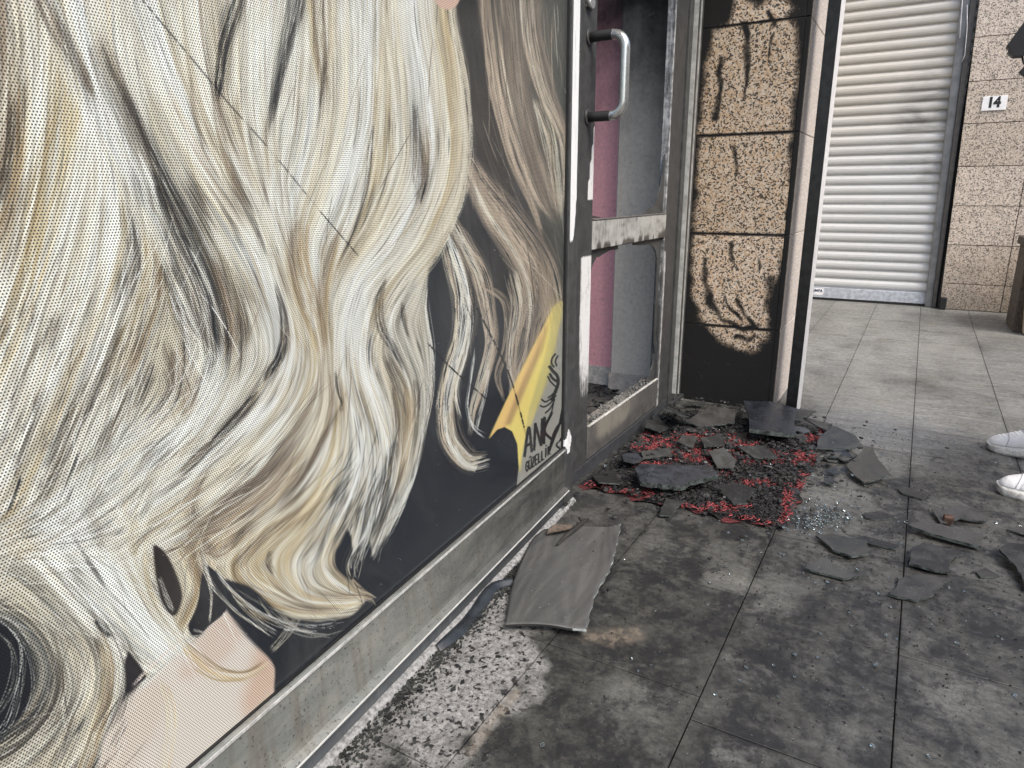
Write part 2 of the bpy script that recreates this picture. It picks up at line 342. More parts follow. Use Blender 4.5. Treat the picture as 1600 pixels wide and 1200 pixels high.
class Canvas:
    def __init__(s):
        s.w, s.h = int((CX1-CX0)*SC), int((CY1-CY0)*SC)
        s.a = np.zeros((s.h, s.w, 3), np.float32); s.dry = False; s.fl = []
    def put(s, x, y, c, al):
        ix = ((x-CX0)*SC).astype(np.int32).ravel(); iy = ((y-CY0)*SC).astype(np.int32).ravel()
        c = np.broadcast_to(c, x.shape+(3,)).reshape(-1, 3).astype(np.float32)
        al = np.broadcast_to(al, x.shape).ravel().astype(np.float32)
        for dx, dy, k in ((0, 0, 1.), (1, 0, .8), (0, 1, .5)):
            jx, jy = ix+dx, iy+dy
            ok = (jx >= 0) & (jx < s.w) & (jy >= 0) & (jy < s.h) & (al > .02)
            f = jy[ok]*s.w+jx[ok]; v = s.a.reshape(-1, 3); q = (al[ok]*k)[:, None]
            v[f] = v[f]*(1-q)+c[ok]*q
    def poly(s, pts, col, soft=0, al=1., smooth=True):
        if s.dry: return
        P = spline(list(pts)+[pts[0]], 40*len(pts)) if smooth else np.array(list(pts)+[pts[0]], float)
        P = (P-[CX0, CY0])*SC
        x0, x1 = int(max(0, P[:, 0].min()-soft*4)), int(min(s.w, P[:, 0].max()+2+soft*4))
        y0, y1 = int(max(0, P[:, 1].min()-soft*4)), int(min(s.h, P[:, 1].max()+2+soft*4))
        if x1 <= x0 or y1 <= y0: return
        xx = np.arange(x0, x1)+.5; M = np.zeros((y1-y0, x1-x0), np.float32)
        for r in range(y0, y1):
            yc = r+.5; a, b = P[:-1], P[1:]
            k = (a[:, 1] > yc) != (b[:, 1] > yc)
            if not k.any(): continue
            xs = np.sort(a[k, 0]+(yc-a[k, 1])/(b[k, 1]-a[k, 1])*(b[k, 0]-a[k, 0]))
            M[r-y0] = np.searchsorted(xs, xx) % 2
        if soft:
            n = int(soft*SC); ker = np.ones(n)/n
            for _ in range(2):
                M = np.apply_along_axis(lambda v: np.convolve(v, ker, 'same'), 0, M)
                M = np.apply_along_axis(lambda v: np.convolve(v, ker, 'same'), 1, M)
        M = (M*al)[..., None]; V = s.a[y0:y1, x0:x1]
        V[:] = V*(1-M)+np.array(col, np.float32)*M
    def lock(s, pts, cols, dens=1., al=.85, fray=.1, con=1., clump=9, wand=1.5, tip=.0, cov=1.):
        """a lock of hair: pts (x, y, halfwidth); cols across it"""
        P = np.array(pts, float); L = np.hypot(*(P[1:, :2]-P[:-1, :2]).T).sum()
        if s.dry:
            if P[:, 2].max() > 5:
                C = spline(P, max(8, int(L/5))); T = np.gradient(C[:, :2], axis=0)
                th = np.arctan2(T[:, 1], T[:, 0]); col = np.mean([PAL[k] for k in cols], 0)
                for t in np.linspace(-.9, .9, max(2, int(P[:, 2].max()/4))):
                    nn = np.c_[-np.sin(th), np.cos(th)]; q = C[:, :2]+nn*(C[:, 2]*t)[:, None]
                    s.fl.append(np.c_[q, np.cos(2*th), np.sin(2*th), np.broadcast_to(col, (len(q), 3))])
            return
        m = max(12, int(L*SC/1.0)); n = max(5, int(P[:, 2].max()*2*SC*.75*dens))
        C = spline(P, m); T = np.gradient(C[:, :2], axis=0); T /= np.linalg.norm(T, axis=1)[:, None]+1e-9
        Nn = np.c_[-T[:, 1], T[:, 0]]; l = np.linspace(0, 1, m)
        t = RS.uniform(-1, 1, n)*1.0
        if cov < 1: t = np.sign(t)*np.abs(t)**.8
        ph = RS.rand(n)*6.28; fr = RS.uniform(.6, 2.2, n)*L/260
        seed = RS.rand()*900
        off = t[:, None]*C[:, 2][None]+wand*(np.sin(fr[:, None]*l[None]*6.28+ph[:, None])+2.0*(vnoise(t[:, None]*3+seed, l[None]*L/90+seed)-.5)*2)
        x = C[:, 0][None]+off*Nn[:, 0][None]; y = C[:, 1][None]+off*Nn[:, 1][None]
        cc = np.array([PAL[k] for k in cols], float)
        W = P[:, 2].max()
        tn = (t+1)/2*(len(cc)-1)
        w1 = vnoise(t[:, None]*W/clump+seed, l[None]*L/170+3*seed)
        w2 = vnoise(t[:, None]*W/2.6+seed*2, l[None]*L/110+seed)
        q = np.clip(tn[:, None]+(w1-.5)*2.6+(w2-.5)*1.2, 0, len(cc)-1.001); i = q.astype(int); f = (q-i)[..., None]
        col = cc[i]*(1-f)+cc[i+1]*f if len(cc) > 1 else np.broadcast_to(cc[0], q.shape+(3,))
        lum = 1+con*(.34*(w1-.5)+.30*(w2-.5)+.20*(RS.rand(n)[:, None]-.5)+.14*(vnoise(t[:, None]*W*.9, l[None]*L/40+seed)-.5))
        dark = (RS.rand(n) < .05*con)[:, None]; lum = np.where(dark, lum*.68, lum)
        col = np.clip(col*lum[..., None], 12, 252)
        a0 = RS.rand(n)*fray; a1 = 1-RS.rand(n)*fray-tip*RS.rand(n)
        A = np.clip((l[None]-a0[:, None])/.04, 0, 1)*np.clip((a1[:, None]-l[None])/.06, 0, 1)*al
        if cov < 1: A = A*(RS.rand(n) < cov)[:, None]
        A = A*np.clip((1-np.abs(t))*3.2+.18*RS.rand(n), .08, 1)[:, None]
        s.put(x, y, col, A)
    def field(s):
        """smooth direction and colour field spread from all the locks"""
        F = np.vstack(s.fl); g = 6.0; w, h = int((CX1-CX0)/g)+1, int((CY1-CY0)/g)+1
        acc = np.zeros((h, w, 6)); ix = ((F[:, 0]-CX0)/g).astype(int); iy = ((F[:, 1]-CY0)/g).astype(int)
        ok = (ix >= 0) & (ix < w) & (iy >= 0) & (iy < h)
        np.add.at(acc, (iy[ok], ix[ok]), np.c_[F[ok, 2:], np.ones(ok.sum())])
        acc /= np.maximum(1, acc[..., 5:6])*.8+.2
        def blur(a, n):
            for _ in range(n):
                b = np.pad(a, ((1, 1), (1, 1), (0, 0)), 'edge'); a = (b[:-2, 1:-1]+b[2:, 1:-1]+b[1:-1, :-2]+b[1:-1, 2:]+2*b[1:-1, 1:-1])/6
            return a
        tot = blur(acc, 3)
        for n in (12, 60, 240): tot = tot+blur(acc, n)*(.05 if n == 12 else .004 if n == 60 else .0004)
        s.th = .5*np.arctan2(tot[..., 3-2+0+0], tot[..., 0]) if False else .5*np.arctan2(tot[..., 1], tot[..., 0]); s.fc = tot[..., 2:5]/(tot[..., 5:6]+1e-9); s.g = g
    def trace(s, x, y, m, st):
        X = np.empty((len(x), m)); Y = np.empty((len(x), m)); px, py = None, None; h, w = s.th.shape
        c2, s2 = np.cos(2*s.th), np.sin(2*s.th)
        for k in range(m):
            X[:, k], Y[:, k] = x, y
            fx = np.clip((x-CX0)/s.g-.5, 0, w-1.01); fy = np.clip((y-CY0)/s.g-.5, 0, h-1.01); i, j = fx.astype(int), fy.astype(int); u, v = fx-i, fy-j
            def sm(a): return (a[j, i]*(1-u)+a[j, i+1]*u)*(1-v)+(a[j+1, i]*(1-u)+a[j+1, i+1]*u)*v
            t = .5*np.arctan2(sm(s2), sm(c2)); dx, dy = np.cos(t), np.sin(t)
            if px is None: f = np.sign(dy+1e-9)
            else: f = np.sign(dx*px+dy*py+1e-9)
            px, py = dx*f, dy*f; x, y = x+px*st, y+py*st
        return X, Y
    def base(s, P, n, m=70):
        x, y = RS.uniform(-260, 760, n), RS.uniform(-220, 1080, n); X, Y = s.trace(x, y, m, 2.2)
        k = np.ones(X.shape)
        Q = np.array(P, float); ins = np.zeros(X.shape, bool)
        for (x1, y1), (x2, y2) in zip(Q, np.roll(Q, -1, 0)):
            if y1 != y2: ins ^= ((y1 > Y) != (y2 > Y)) & (X < (x2-x1)*(Y-y1)/(y2-y1)+x1)
        i = np.clip(((X-CX0)/s.g).astype(int), 0, s.th.shape[1]-1); j = np.clip(((Y-CY0)/s.g).astype(int), 0, s.th.shape[0]-1)
        lum = RS.normal(1, .12, n)*np.where(RS.rand(n) < .12, .6, 1.); tint = RS.normal(0, 7, (n, 1, 1))*np.array([.6, 0, -1.])
        c = np.clip(s.fc[j, i]*lum[:, None, None]*(.8+.4*vnoise(X/34, Y/34))[..., None]+tint, 14, 250)
        l = np.linspace(0, 1, m); A = np.clip(np.minimum(l, 1-l)*6, 0, 1)[None]*.8*ins
        rep = [s.refine(v) for v in (X, Y)]; s.put(rep[0], rep[1], np.repeat(c, 4, 1)[:, :rep[0].shape[1]], np.repeat(A, 4, 1)[:, :rep[0].shape[1]])
    def refine(s, V):
        m = V.shape[1]; k = np.arange((m-1)*4)/4.; i = k.astype(int); f = k-i
        return V[:, i]*(1-f)+V[:, i+1]*f
    def comb(s, n, m, al, x0, x1, y0, y1, spread=.06, keep=None):
        """drags the painted tones along the hair, strand by strand, so that locks melt into one another"""
        x, y = RS.uniform(x0, x1, n), RS.uniform(y0, y1, n); X, Y = s.trace(x, y, m, 1.6)
        ix = np.clip(((X-CX0)*SC).astype(int), 0, s.w-1); iy = np.clip(((Y-CY0)*SC).astype(int), 0, s.h-1)
        c = s.a[iy, ix]; cs = np.cumsum(c, 1); k = max(3, m//3); av = c.copy()
        av[:, k:-k] = (cs[:, 2*k:]-cs[:, :-2*k])/(2*k) if m > 2*k else av[:, k:-k]
        av[:, :k] = av[:, k:k+1]; av[:, -k:] = av[:, -k-1:-k]
        lum = RS.normal(1, spread, n); av = np.clip(av*lum[:, None, None], 10, 252)
        d = np.abs(c.mean(2)-av.mean(2)).max(1); ok = (c.min(1).mean(1) > 58) & ~((y[:]*0+Y[:, 0] > 985) & (X[:, 0] > 215)) & ~((Y[:, m//2] > 1010) & (X[:, m//2] > 200))
        l = np.linspace(0, 1, m); A = np.clip(np.minimum(l, 1-l)*5, 0, 1)[None]*al*RS.uniform(.4, 1, n)[:, None]*ok[:, None]
        xr, yr = s.refine(X), s.refine(Y); s.put(xr, yr, np.repeat(av, 4, 1)[:, :xr.shape[1]], np.repeat(A, 4, 1)[:, :xr.shape[1]])
    def streaks(s, n, box, cols, ln, wd, al):
        """n slim clusters of strands that follow the hair inside box (x0, x1, y0, y1)"""
        for k in cols: assert k in PAL
        for q in range(n):
            x, y = RS.uniform(box[0], box[1]), RS.uniform(box[2], box[3]); L = RS.uniform(*ln); m = int(L/1.6); w = wd*RS.uniform(.4, 1.2)
            N_ = max(2, int(w*2.4)); t = RS.uniform(-1, 1, N_)
            jx = np.clip(int((x-CX0)/s.g), 0, s.th.shape[1]-1); jy = np.clip(int((y-CY0)/s.g), 0, s.th.shape[0]-1); th = s.th[jy, jx]
            X, Y = s.trace(x-np.sin(th)*t*w, y+np.cos(th)*t*w, m, 1.6)
            l = np.linspace(0, 1, m)[None]; a0 = RS.rand(N_)[:, None]*.35; a1 = 1-RS.rand(N_)[:, None]*.4
            A = np.clip((l-a0)/.22, 0, 1)*np.clip((a1-l)/.22, 0, 1)*al*(1-.5*np.abs(t))[:, None]*RS.uniform(.5, 1, N_)[:, None]
            c = np.array([PAL[RS.choice(list(cols))] for _ in range(N_)], float)*RS.normal(1, .1, (N_, 1))
            i = np.clip(((X-CX0)*SC).astype(int), 0, s.w-1); j = np.clip(((Y-CY0)*SC).astype(int), 0, s.h-1); A = A*(s.a[j, i].mean(2) > 64)
            xr, yr = s.refine(X), s.refine(Y); s.put(xr, yr, np.broadcast_to(np.clip(c, 10, 250)[:, None], xr.shape+(3,)), np.repeat(A, 4, 1)[:, :xr.shape[1]])
    def wild(s, n, box, cols, ln, dev, w, al):
        """loose single strands that cross the fall of the hair at a slight angle"""
        x = RS.uniform(box[0], box[1], n); y = RS.uniform(box[2], box[3], n)
        jx = np.clip(((x-CX0)/s.g).astype(int), 0, s.th.shape[1]-1); jy = np.clip(((y-CY0)/s.g).astype(int), 0, s.th.shape[0]-1)
        th = s.th[jy, jx]+RS.normal(0, dev, n); L = RS.uniform(ln[0], ln[1], n); cv = RS.normal(0, dev*1.6, n)
        for q in range(n):
            m = int(L[q]*SC*1.3); l = np.linspace(-.5, .5, m); a = th[q]+cv[q]*l; X = x[q]+np.cumsum(np.cos(a))*L[q]/m; Y = y[q]+np.cumsum(np.sin(a))*L[q]/m
            i = np.clip(((X-CX0)*SC).astype(int), 0, s.w-1); j = np.clip(((Y-CY0)*SC).astype(int), 0, s.h-1)
            A = np.clip((.5-np.abs(l))*5, 0, 1)*al*RS.uniform(.4, 1)*(s.a[j, i].mean(1) > 60)
            c = np.array(PAL[RS.choice(list(cols))], float)*RS.normal(1, .07); k = max(1, int(w*RS.uniform(.5, 1.5)*2))
            for d in range(k): s.put(X-np.sin(th[q])*d*.5, Y+np.cos(th[q])*d*.5, np.clip(c, 10, 250)[None], A)
    def stroke(s, pts, w, col, al=1.):
        if s.dry: return
        P = spline(pts, max(8, int(np.hypot(*(np.diff(np.array(pts, float), axis=0)).T).sum()*SC*1.4)))
        T = np.gradient(P, axis=0); T /= np.linalg.norm(T, axis=1)[:, None]+1e-9
        k = np.linspace(-1, 1, max(2, int(w*SC*1.5)))
        x = P[:, 0][None]-T[:, 1][None]*k[:, None]*w/2; y = P[:, 1][None]+T[:, 0][None]*k[:, None]*w/2
        s.put(x, y, np.array(col, float), np.full(x.shape, al))

def paint():
    c = Canvas(); c.dry = True; layers(c); c.field(); c.dry = False; layers(c)
    a = c.a; b = np.pad(a, ((1, 1), (1, 1), (0, 0)), 'edge')
    a = (a/255.); a = 255*np.clip(a+.30*a*(1-a)*(2*a-1.15), .05, 1)
    a = a*np.array((.975, 1., .985))
    b = np.pad(a, ((1, 1), (1, 1), (0, 0)), 'edge')
    return (a*4+2*(b[:-2, 1:-1]+b[2:, 1:-1]+b[1:-1, :-2]+b[1:-1, 2:])+b[:-2, :-2]+b[2:, 2:]+b[:-2, 2:]+b[2:, :-2])/16
def layers(c):
    lk = c.lock
    c.a[:] = PAL['S']
    c.poly([(690,-240),(905,-240),(905,470),(880,480),(850,380),(800,260),(740,160)], (90,91,86), 30)  # grey haze of the glass reflection painted into the upper right ground
    # ---- right-hand locks, the farther side of the face, tones lifted by painted haze
    c.poly([(700,-30),(735,-30),(790,150),(815,260),(790,300),(740,230),(728,150),(705,60)], (66,66,66), 8)
    lk([(780,-60,44),(790,40,40),(800,130,34),(822,220,30),(850,300,24),(874,352,6)], 'EVTVTRE', con=.6)
    lk([(830,-60,22),(836,60,20),(852,140,16),(880,210,10),(884,260,6),(877,350,3)], 'TVRLR', con=.7)
    lk([(838,150,10),(858,210,10),(868,270,8),(874,345,3)], 'LBRL', con=.7)
    lk([(755,-60,12),(762,60,10),(775,150,9),(800,250,8),(832,320,6),(850,380,3)], 'ETRV', con=.6)
    lk([(728,60,10),(745,160,8),(775,260,7),(800,330,4)], 'AAV', con=.4, cov=.4)
    lk([(724,235,12),(752,290,26),(792,345,36),(836,410,36),(862,480,22),(868,540,6)], 'VETRTE', con=.9)
    lk([(735,275,10),(765,335,18),(800,390,22),(826,460,18),(824,540,14),(806,600,10),(800,640,4)], 'VTRLTV', con=.9)
    lk([(700,330,10),(726,380,16),(752,430,18),(764,490,14),(768,540,10),(756,590,10),(740,640,9),(734,684,4)], 'TRLRB', con=.9)
    lk([(690,350,8),(712,410,20),(726,470,22),(722,530,18),(708,585,17),(700,640,17),(708,690,20),(734,722,20),(770,722,16)], 'VRLWLRB', con=1.)
    lk([(697,380,4),(722,440,5),(734,500,5),(727,555,4),(714,610,4),(722,660,3)], 'WL', con=.7)
    lk([(700,640,6),(706,690,8),(730,720,10),(766,735,10)], 'TBLW', con=.9)
    lk([(746,440,5),(790,470,8),(792,540,7),(778,590,6),(790,630,3)], 'TRT', con=.8, cov=.8)
    lk([(800,420,14),(812,480,12),(800,545,9),(802,590,7),(822,630,3)], 'TRLT', con=.8)
    lk([(846,400,18),(850,460,14),(838,520,9),(826,570,3)], 'TEV', con=.7)
    lk([(744,540,2),(735,590,2),(730,640,2),(742,670,2),(764,686,1.2)], 'WC', con=.3)
    lk([(764,560,2),(758,610,2),(748,650,2),(742,680,1)], 'WR', con=.3)
    # ---- yellow flash and the grey corner with the writing
    c.poly([(868,478),(890,470),(890,715),(800,790),(797,770),(806,740),(808,700),(797,676),(800,640),(840,560)], (158,156,148), 3)
    c.poly([(866,476),(878,470),(862,560),(838,640),(818,700),(812,738),(806,700),(794,672),(778,668),(764,686),(790,628),(830,548)], (208,188,92), 3)
    c.poly([(866,478),(852,560),(826,640),(812,730),(806,700),(792,671),(778,670),(764,686),(790,628),(830,548)], (238,206,40), 2, smooth=False)
    c.poly([(866,478),(838,550),(800,640),(790,668),(778,670),(764,686),(790,628),(830,548)], (240,186,62), 1, smooth=False)
    c.poly([(862,492),(832,560),(802,628),(788,664),(798,664),(822,606),(846,548)], (168,130,84), 5, .75, smooth=False)
    c.poly([(866,520),(846,570),(828,640),(838,640),(858,590),(868,540)], (196,182,84), 6, .6, smooth=False)
    c.poly([(764,686),(776,672),(788,667),(800,674),(808,694),(810,730),(806,768),(796,790),(740,840),(700,760),(740,742)], PAL['S'], 1, smooth=False)
    lk([(706,690,10),(730,724,14),(768,718,16)], 'BLWLB', con=1., fray=.25, dens=.8)
    # ---- great fall of hair on the near side : ground tone, then locks from the back forwards
    H = [(-260,-240),(686,-240),(692,10),(710,80),(730,180),(730,270),(704,350),(670,415),(664,470),(674,560),(664,640),(648,720),
         (634,770),(622,786),(616,806),(604,812),(598,846),(583,874),(578,836),(570,824),(562,852),(552,862),(550,836),(540,822),(530,850),(522,862),(522,890),(556,915),(574,934),(552,962),(500,972),(452,966),(420,950),(380,920),
         (345,900),(352,940),(320,985),(290,1010),(240,1050),(180,1110),(120,1240),(-260,1240)]
    c.poly(H, (196,186,164), 4, smooth=False)
    if not c.dry: c.base(H, 15000)
    lk([(-150,-220,120),(-60,60,100),(-60,300,90),(-130,520,90),(-220,760,90)], 'DNBLN')
    lk([(-20,-220,80),(20,40,70),(10,280,64),(-50,500,64),(-140,700,70),(-240,850,70)], 'NBLBLNB', con=1.1)
    lk([(90,-220,70),(104,40,60),(96,240,56),(50,430,54),(-20,620,60),(-110,800,60)], 'LWLGLW')
    lk([(20,150,10),(14,250,16),(-10,330,12)], 'DN', con=1., cov=.6)
    lk([(34,120,6),(30,220,9),(14,320,8),(-10,380,6)], 'NGO', con=1., cov=.8)
    lk([(150,-220,60),(160,40,52),(186,230,50),(182,400,62),(128,580,70),(50,760,76),(-50,900,76)], 'WLWBLWL', con=1.1)
    lk([(210,300,30),(226,400,40),(196,520,56),(140,660,62),(70,800,60),(10,870,50)], 'LYWLDWLG', con=1.25)
    lk([(230,360,10),(238,430,20),(212,520,26),(170,610,20)], 'OBGL', con=1.0, cov=.7)
    for (x, y, s_) in [(62,640,1.),(88,690,1.),(28,600,.8),(120,560,1.),(150,610,1.3),(178,560,1.),(188,640,1.4),(160,690,1.2),(110,740,1.),(40,700,1.1),(20,780,1.2),(60,800,1.2),(200,690,1.),(100,600,.9),(226,600,1.),(240,520,.9),(140,480,.8),(70,520,.7),(40,470,.7)]:
        q = RS.uniform(.8, 1.2)*s_
        lk([(x+14*q,y-36*q,1.5),(x+4*q,y-8*q,4.2*q),(x-6*q,y+16*q,3.4*q),(x-16*q,y+40*q,1)], RS.choice(['DN','DY','ND','KD']), con=.8, cov=.7)
    # the parting and the bands right of it
    lk([(70,-120,50),(120,60,46),(186,210,44),(258,350,42),(312,460,44),(330,560,46),(286,660,50),(190,750,56),(70,840,60),(-60,900,60)], 'LWCWLW', con=.9)
    lk([(56,-20,8),(84,40,15),(120,100,12),(150,160,5)], 'NDN', con=1., cov=.9)
    lk([(150,60,18),(176,130,20),(208,200,18),(236,260,10)], 'NDYN', con=.9, cov=.85)
    lk([(182,120,6),(216,200,10),(256,280,10),(306,370,10),(336,440,8),(356,520,5)], 'DKD', con=.6)
    lk([(236,250,6),(268,330,18),(296,400,30),(318,460,32),(330,520,20),(338,556,6)], 'DYKDYD', con=1.1)
    lk([(250,410,4),(268,460,8),(292,505,8),(316,540,4)], 'KDN', con=.8)
    lk([(336,410,8),(350,460,12),(362,510,12),(358,556,5)], 'DTND', con=.9)
    for p in ([(262,360,1),(288,420,3),(318,500,4),(344,552,2)],[(292,380,1),(318,430,3),(342,500,3),(350,548,2)],[(256,380,1),(276,450,3),(300,520,3),(340,560,2)]):
        lk(p, 'WL', con=.5)
    lk([(268,545,8),(282,585,22),(296,620,16),(280,660,6)], 'BTNTB', con=1., cov=.9)
    lk([(196,-160,40),(236,40,36),(298,210,36),(372,340,38),(428,450,42),(448,560,42),(410,640,44),(330,720,50),(220,800,54),(90,850,50),(-40,850,50)], 'LBWCWLW', con=.9)
    lk([(250,140,20),(290,220,20),(340,300,20),(386,370,14)], 'BRLB', con=.6, cov=.8)
    lk([(300,-160,34),(306,40,30),(338,190,28),(394,310,32),(458,420,36),(492,520,36),(482,620,40),(420,710,46),(340,790,50),(240,850,44),(180,880,30)], 'BLTWLWBL', con=1.)
    lk([(336,120,7),(342,190,9),(362,270,7),(392,330,4)], 'DTN', con=.8)
    lk([(298,110,4),(302,170,6),(326,250,3)], 'NTB', con=.8, cov=.8)
    lk([(430,440,3),(444,500,9),(440,555,9),(412,600,5)], 'DKDN', con=.9)
    lk([(404,610,3),(380,640,8),(350,672,7),(322,702,3)], 'DKD', con=.9)
    lk([(334,690,3),(308,716,7),(280,742,3)], 'DND', con=.9)
    lk([(462,470,6),(484,540,12),(478,600,12),(452,650,6)], 'GBGO', con=.8, cov=.8)
    # centre fall
    lk([(400,-200,40),(394,20,36),(396,180,30),(424,300,32),(468,400,34),(498,500,28),(508,570,14)], 'LWLWBL', con=.9)
    lk([(480,-200,50),(474,20,46),(462,200,48),(440,320,40),(430,400,34),(446,480,24)], 'WCLWLW', con=.8)
    lk([(560,-200,60),(560,20,56),(556,180,60),(530,300,62),(494,400,48),(484,480,34),(500,560,18)], 'BLWCWLBL', con=.85)
    lk([(496,-60,22),(500,20,22),(504,90,18),(510,150,8)], 'GBNG', con=.8, cov=.7)
    lk([(604,40,14),(600,150,18),(598,260,16),(576,350,14),(540,420,12)], 'BGLBG', con=.7, cov=.8)
    lk([(630,-200,44),(634,20,44),(650,150,48),(650,270,50),(606,370,50),(552,440,40),(524,510,30),(516,580,20)], 'WLCWLBL', con=.85)
    lk([(476,330,8),(462,400,18),(476,460,20),(496,520,14),(504,560,8)], 'GOBNG', con=1., cov=.9)
    lk([(530,360,8),(512,420,10),(504,480,10),(508,550,6)], 'OGNB', con=.9, cov=.9)
    lk([(690,-220,16),(700,20,16),(716,130,20),(722,230,20),(708,310,20),(672,385,22),(626,440,24),(590,500,24),(574,560,26),(596,640,30),(604,720,26),(590,790,16),(572,862,5)], 'LBLBGL', con=.9)
    lk([(670,30,8),(690,130,16),(700,220,18),(690,300,14),(660,370,10)], 'BGBLB', con=.6, cov=.8)
    lk([(650,160,2),(652,220,8),(658,280,11),(652,322,4)], 'DKVD', con=.9)
    lk([(664,190,3),(668,240,5),(664,290,4)], 'TVN', con=.7, cov=.8)
    lk([(470,-60,14),(462,10,15),(448,70,11),(434,130,8),(418,210,3)], 'KDKYK', con=.8)
    lk([(384,-60,10),(372,10,11),(352,70,9),(342,130,7),(340,160,3)], 'KDKDY', con=.8)
    lk([(470,30,1),(455,90,1.6),(438,140,1.4)], 'WY', con=.3)
    lk([(584,190,1),(577,250,3),(566,320,3),(545,380,2),(520,420,1)], 'DK', con=.6)
    lk([(508,90,1),(504,130,3),(498,170,1)], 'KD', con=.6); lk([(440,180,1),(436,240,2),(428,270,1)], 'YD', con=.5)
    # middle: the S-waves right of the join
    lk([(560,440,14),(548,520,34),(556,600,44),(582,680,46),(588,750,34),(568,820,20),(556,860,6)], 'WCWCLW', con=.7)
    lk([(664,420,10),(640,450,22),(618,500,24),(632,550,22),(652,610,16),(650,680,14),(636,750,12),(606,820,8),(580,874,3)], 'LWYLWLY', con=1.)
    lk([(668,430,4),(664,480,6),(674,560,6),(668,630,7),(652,700,7),(630,780,6),(594,860,3)], 'WLWY', con=.8)
    lk([(604,430,2),(592,470,8),(596,510,8),(616,545,5),(634,580,3)], 'DNKD', con=.9)
    lk([(628,470,2),(630,500,5),(638,530,2)], 'NDK', con=.8)
    lk([(650,590,2),(654,630,4),(644,670,2)], 'DN', con=.8)
    lk([(600,550,3),(622,600,10),(640,650,10),(636,700,5)], 'NDYD', con=1., cov=.8)
    lk([(612,600,2),(618,640,5),(620,690,6),(612,740,3)], 'NDN', con=.9, cov=.8)
    lk([(634,600,4),(642,660,10),(634,720,12),(620,770,5)], 'GBOL', con=.9, cov=.85)
    lk([(616,680,3),(610,730,10),(594,790,14),(578,840,6)], 'YDKYS', con=1., cov=.8)
    lk([(640,740,4),(622,790,8),(600,840,6),(584,874,2)], 'WLW', con=.7)
    # lower sweeps
    lk([(512,560,14),(520,640,26),(494,720,36),(440,790,44),(370,840,46),(310,850,30)], 'WLWNBL', con=1.)
    lk([(536,600,10),(544,690,30),(524,770,40),(490,830,40),(456,880,34),(470,930,24),(540,945,10)], 'WCWLBGL', con=.9)
    lk([(470,690,12),(420,760,30),(356,810,36),(318,850,30),(322,900,20),(352,928,8)], 'NOBTNVN', con=1.1)
    lk([(520,740,14),(470,800,28),(400,850,34),(372,890,26),(410,930,22),(480,950,16),(566,936,5)], 'BGLOGLB', con=1.1)
    lk([(440,800,12),(398,850,20),(390,890,18),(430,925,16),(500,948,12),(570,934,4)], 'GLGWLO', con=1.)
    lk([(480,830,12),(452,880,16),(476,925,16),(530,948,12),(566,940,4)], 'LWLGW', con=.9)
    lk([(520,800,8),(506,850,12),(508,900,10),(548,928,8),(576,934,3)], 'LGWBO', con=.9)
    lk([(548,905,3),(562,922,8),(584,938,4)], 'ROT', con=.6, cov=.7)
    lk([(546,606,1),(532,640,3),(498,700,4),(470,750,4),(430,790,2)], 'NKD', con=.6)
    lk([(525,580,2),(530,610,3),(536,634,1)], 'KD', con=.6)
    lk([(320,740,6),(300,790,12),(312,840,14),(336,870,8)], 'NDVN', con=1., cov=.8)
    lk([(404,790,2),(376,830,6),(360,860,3)], 'DN', con=.8); lk([(424,860,3),(420,880,5),(430,900,3)], 'NDV', con=.8)
    # bottom left: bands that curl back to the right
    c.poly([(-20,960),(14,972),(44,1010),(56,1050),(46,1100),(16,1140),(-20,1170),(-120,1160),(-120,980)], (34,38,46), 6)
    lk([(-200,900,60),(-80,850,60),(30,860,56),(110,930,50),(168,1010,46),(170,1090,44),(130,1170,44),(80,1260,40)], 'YLYWLYBL', con=1.15)
    lk([(-60,930,10),(10,955,12),(60,1000,12),(78,1050,10),(60,1110,10),(20,1150,10),(-40,1190,10)], 'YDKY', con=.9, cov=.9)
    lk([(-60,1230,40),(30,1180,26),(84,1120,20),(100,1070,16),(88,1010,10)], 'YDLYL', con=1.2)
    lk([(20,800,40),(90,870,44),(160,950,44),(230,1020,30),(300,1062,8)], 'WCWLW', con=.7)
    lk([(120,740,44),(170,840,46),(214,930,36),(262,1000,22),(330,1048,8)], 'WLWCW', con=.8)
    lk([(216,720,24),(216,800,24),(222,880,12),(244,950,8),(284,1000,5)], 'LGWLG', con=.9)
    lk([(130,790,5),(148,830,10),(160,860,5)], 'NDY', con=.9, cov=.8); lk([(204,800,2),(210,840,5),(212,870,2)], 'GO', con=.7)
    lk([(110,830,1),(140,880,2.5),(166,920,1)], 'KD', con=.6)
    lk([(148,968,2),(160,984,6),(174,996,2)], 'KD', con=.6)
    lk([(30,800,20),(20,830,26),(50,870,20)], 'OBGN', con=.9, cov=.7)
    lk([(154,985,5),(166,1040,13),(160,1100,15),(140,1160,15),(118,1230,12)], 'GOBGLO', con=1.)
    c.poly([(200,1016),(222,1046),(228,1062),(204,1088),(188,1102),(196,1070),(194,1040)], (52,48,52), 3)
    # skin
    c.poly([(140,1250),(168,1140),(196,1092),(232,1060),(290,1010),(330,970),(350,952),(372,980),(404,1014),(428,1040),(444,1090),(300,1260)], (220,207,196), 6)
    c.poly([(400,1010),(424,1024),(440,1070),(424,1090),(380,1120)], (204,164,138), 18, .8)
    c.poly([(300,1010),(352,956),(378,986),(340,1040),(280,1060)], (206,176,156), 14, .6); c.poly([(180,1120),(250,1060),(262,1090),(210,1200),(150,1230)], (206,184,166), 16, .5)
    lk([(272,992,4),(304,1026,9),(344,1052,9),(384,1056,7),(428,1030,3)], 'GOBG', con=.9, cov=.85)
    lk([(300,1040,3),(340,1062,4),(390,1064,3)], 'GB', con=.6, cov=.6)
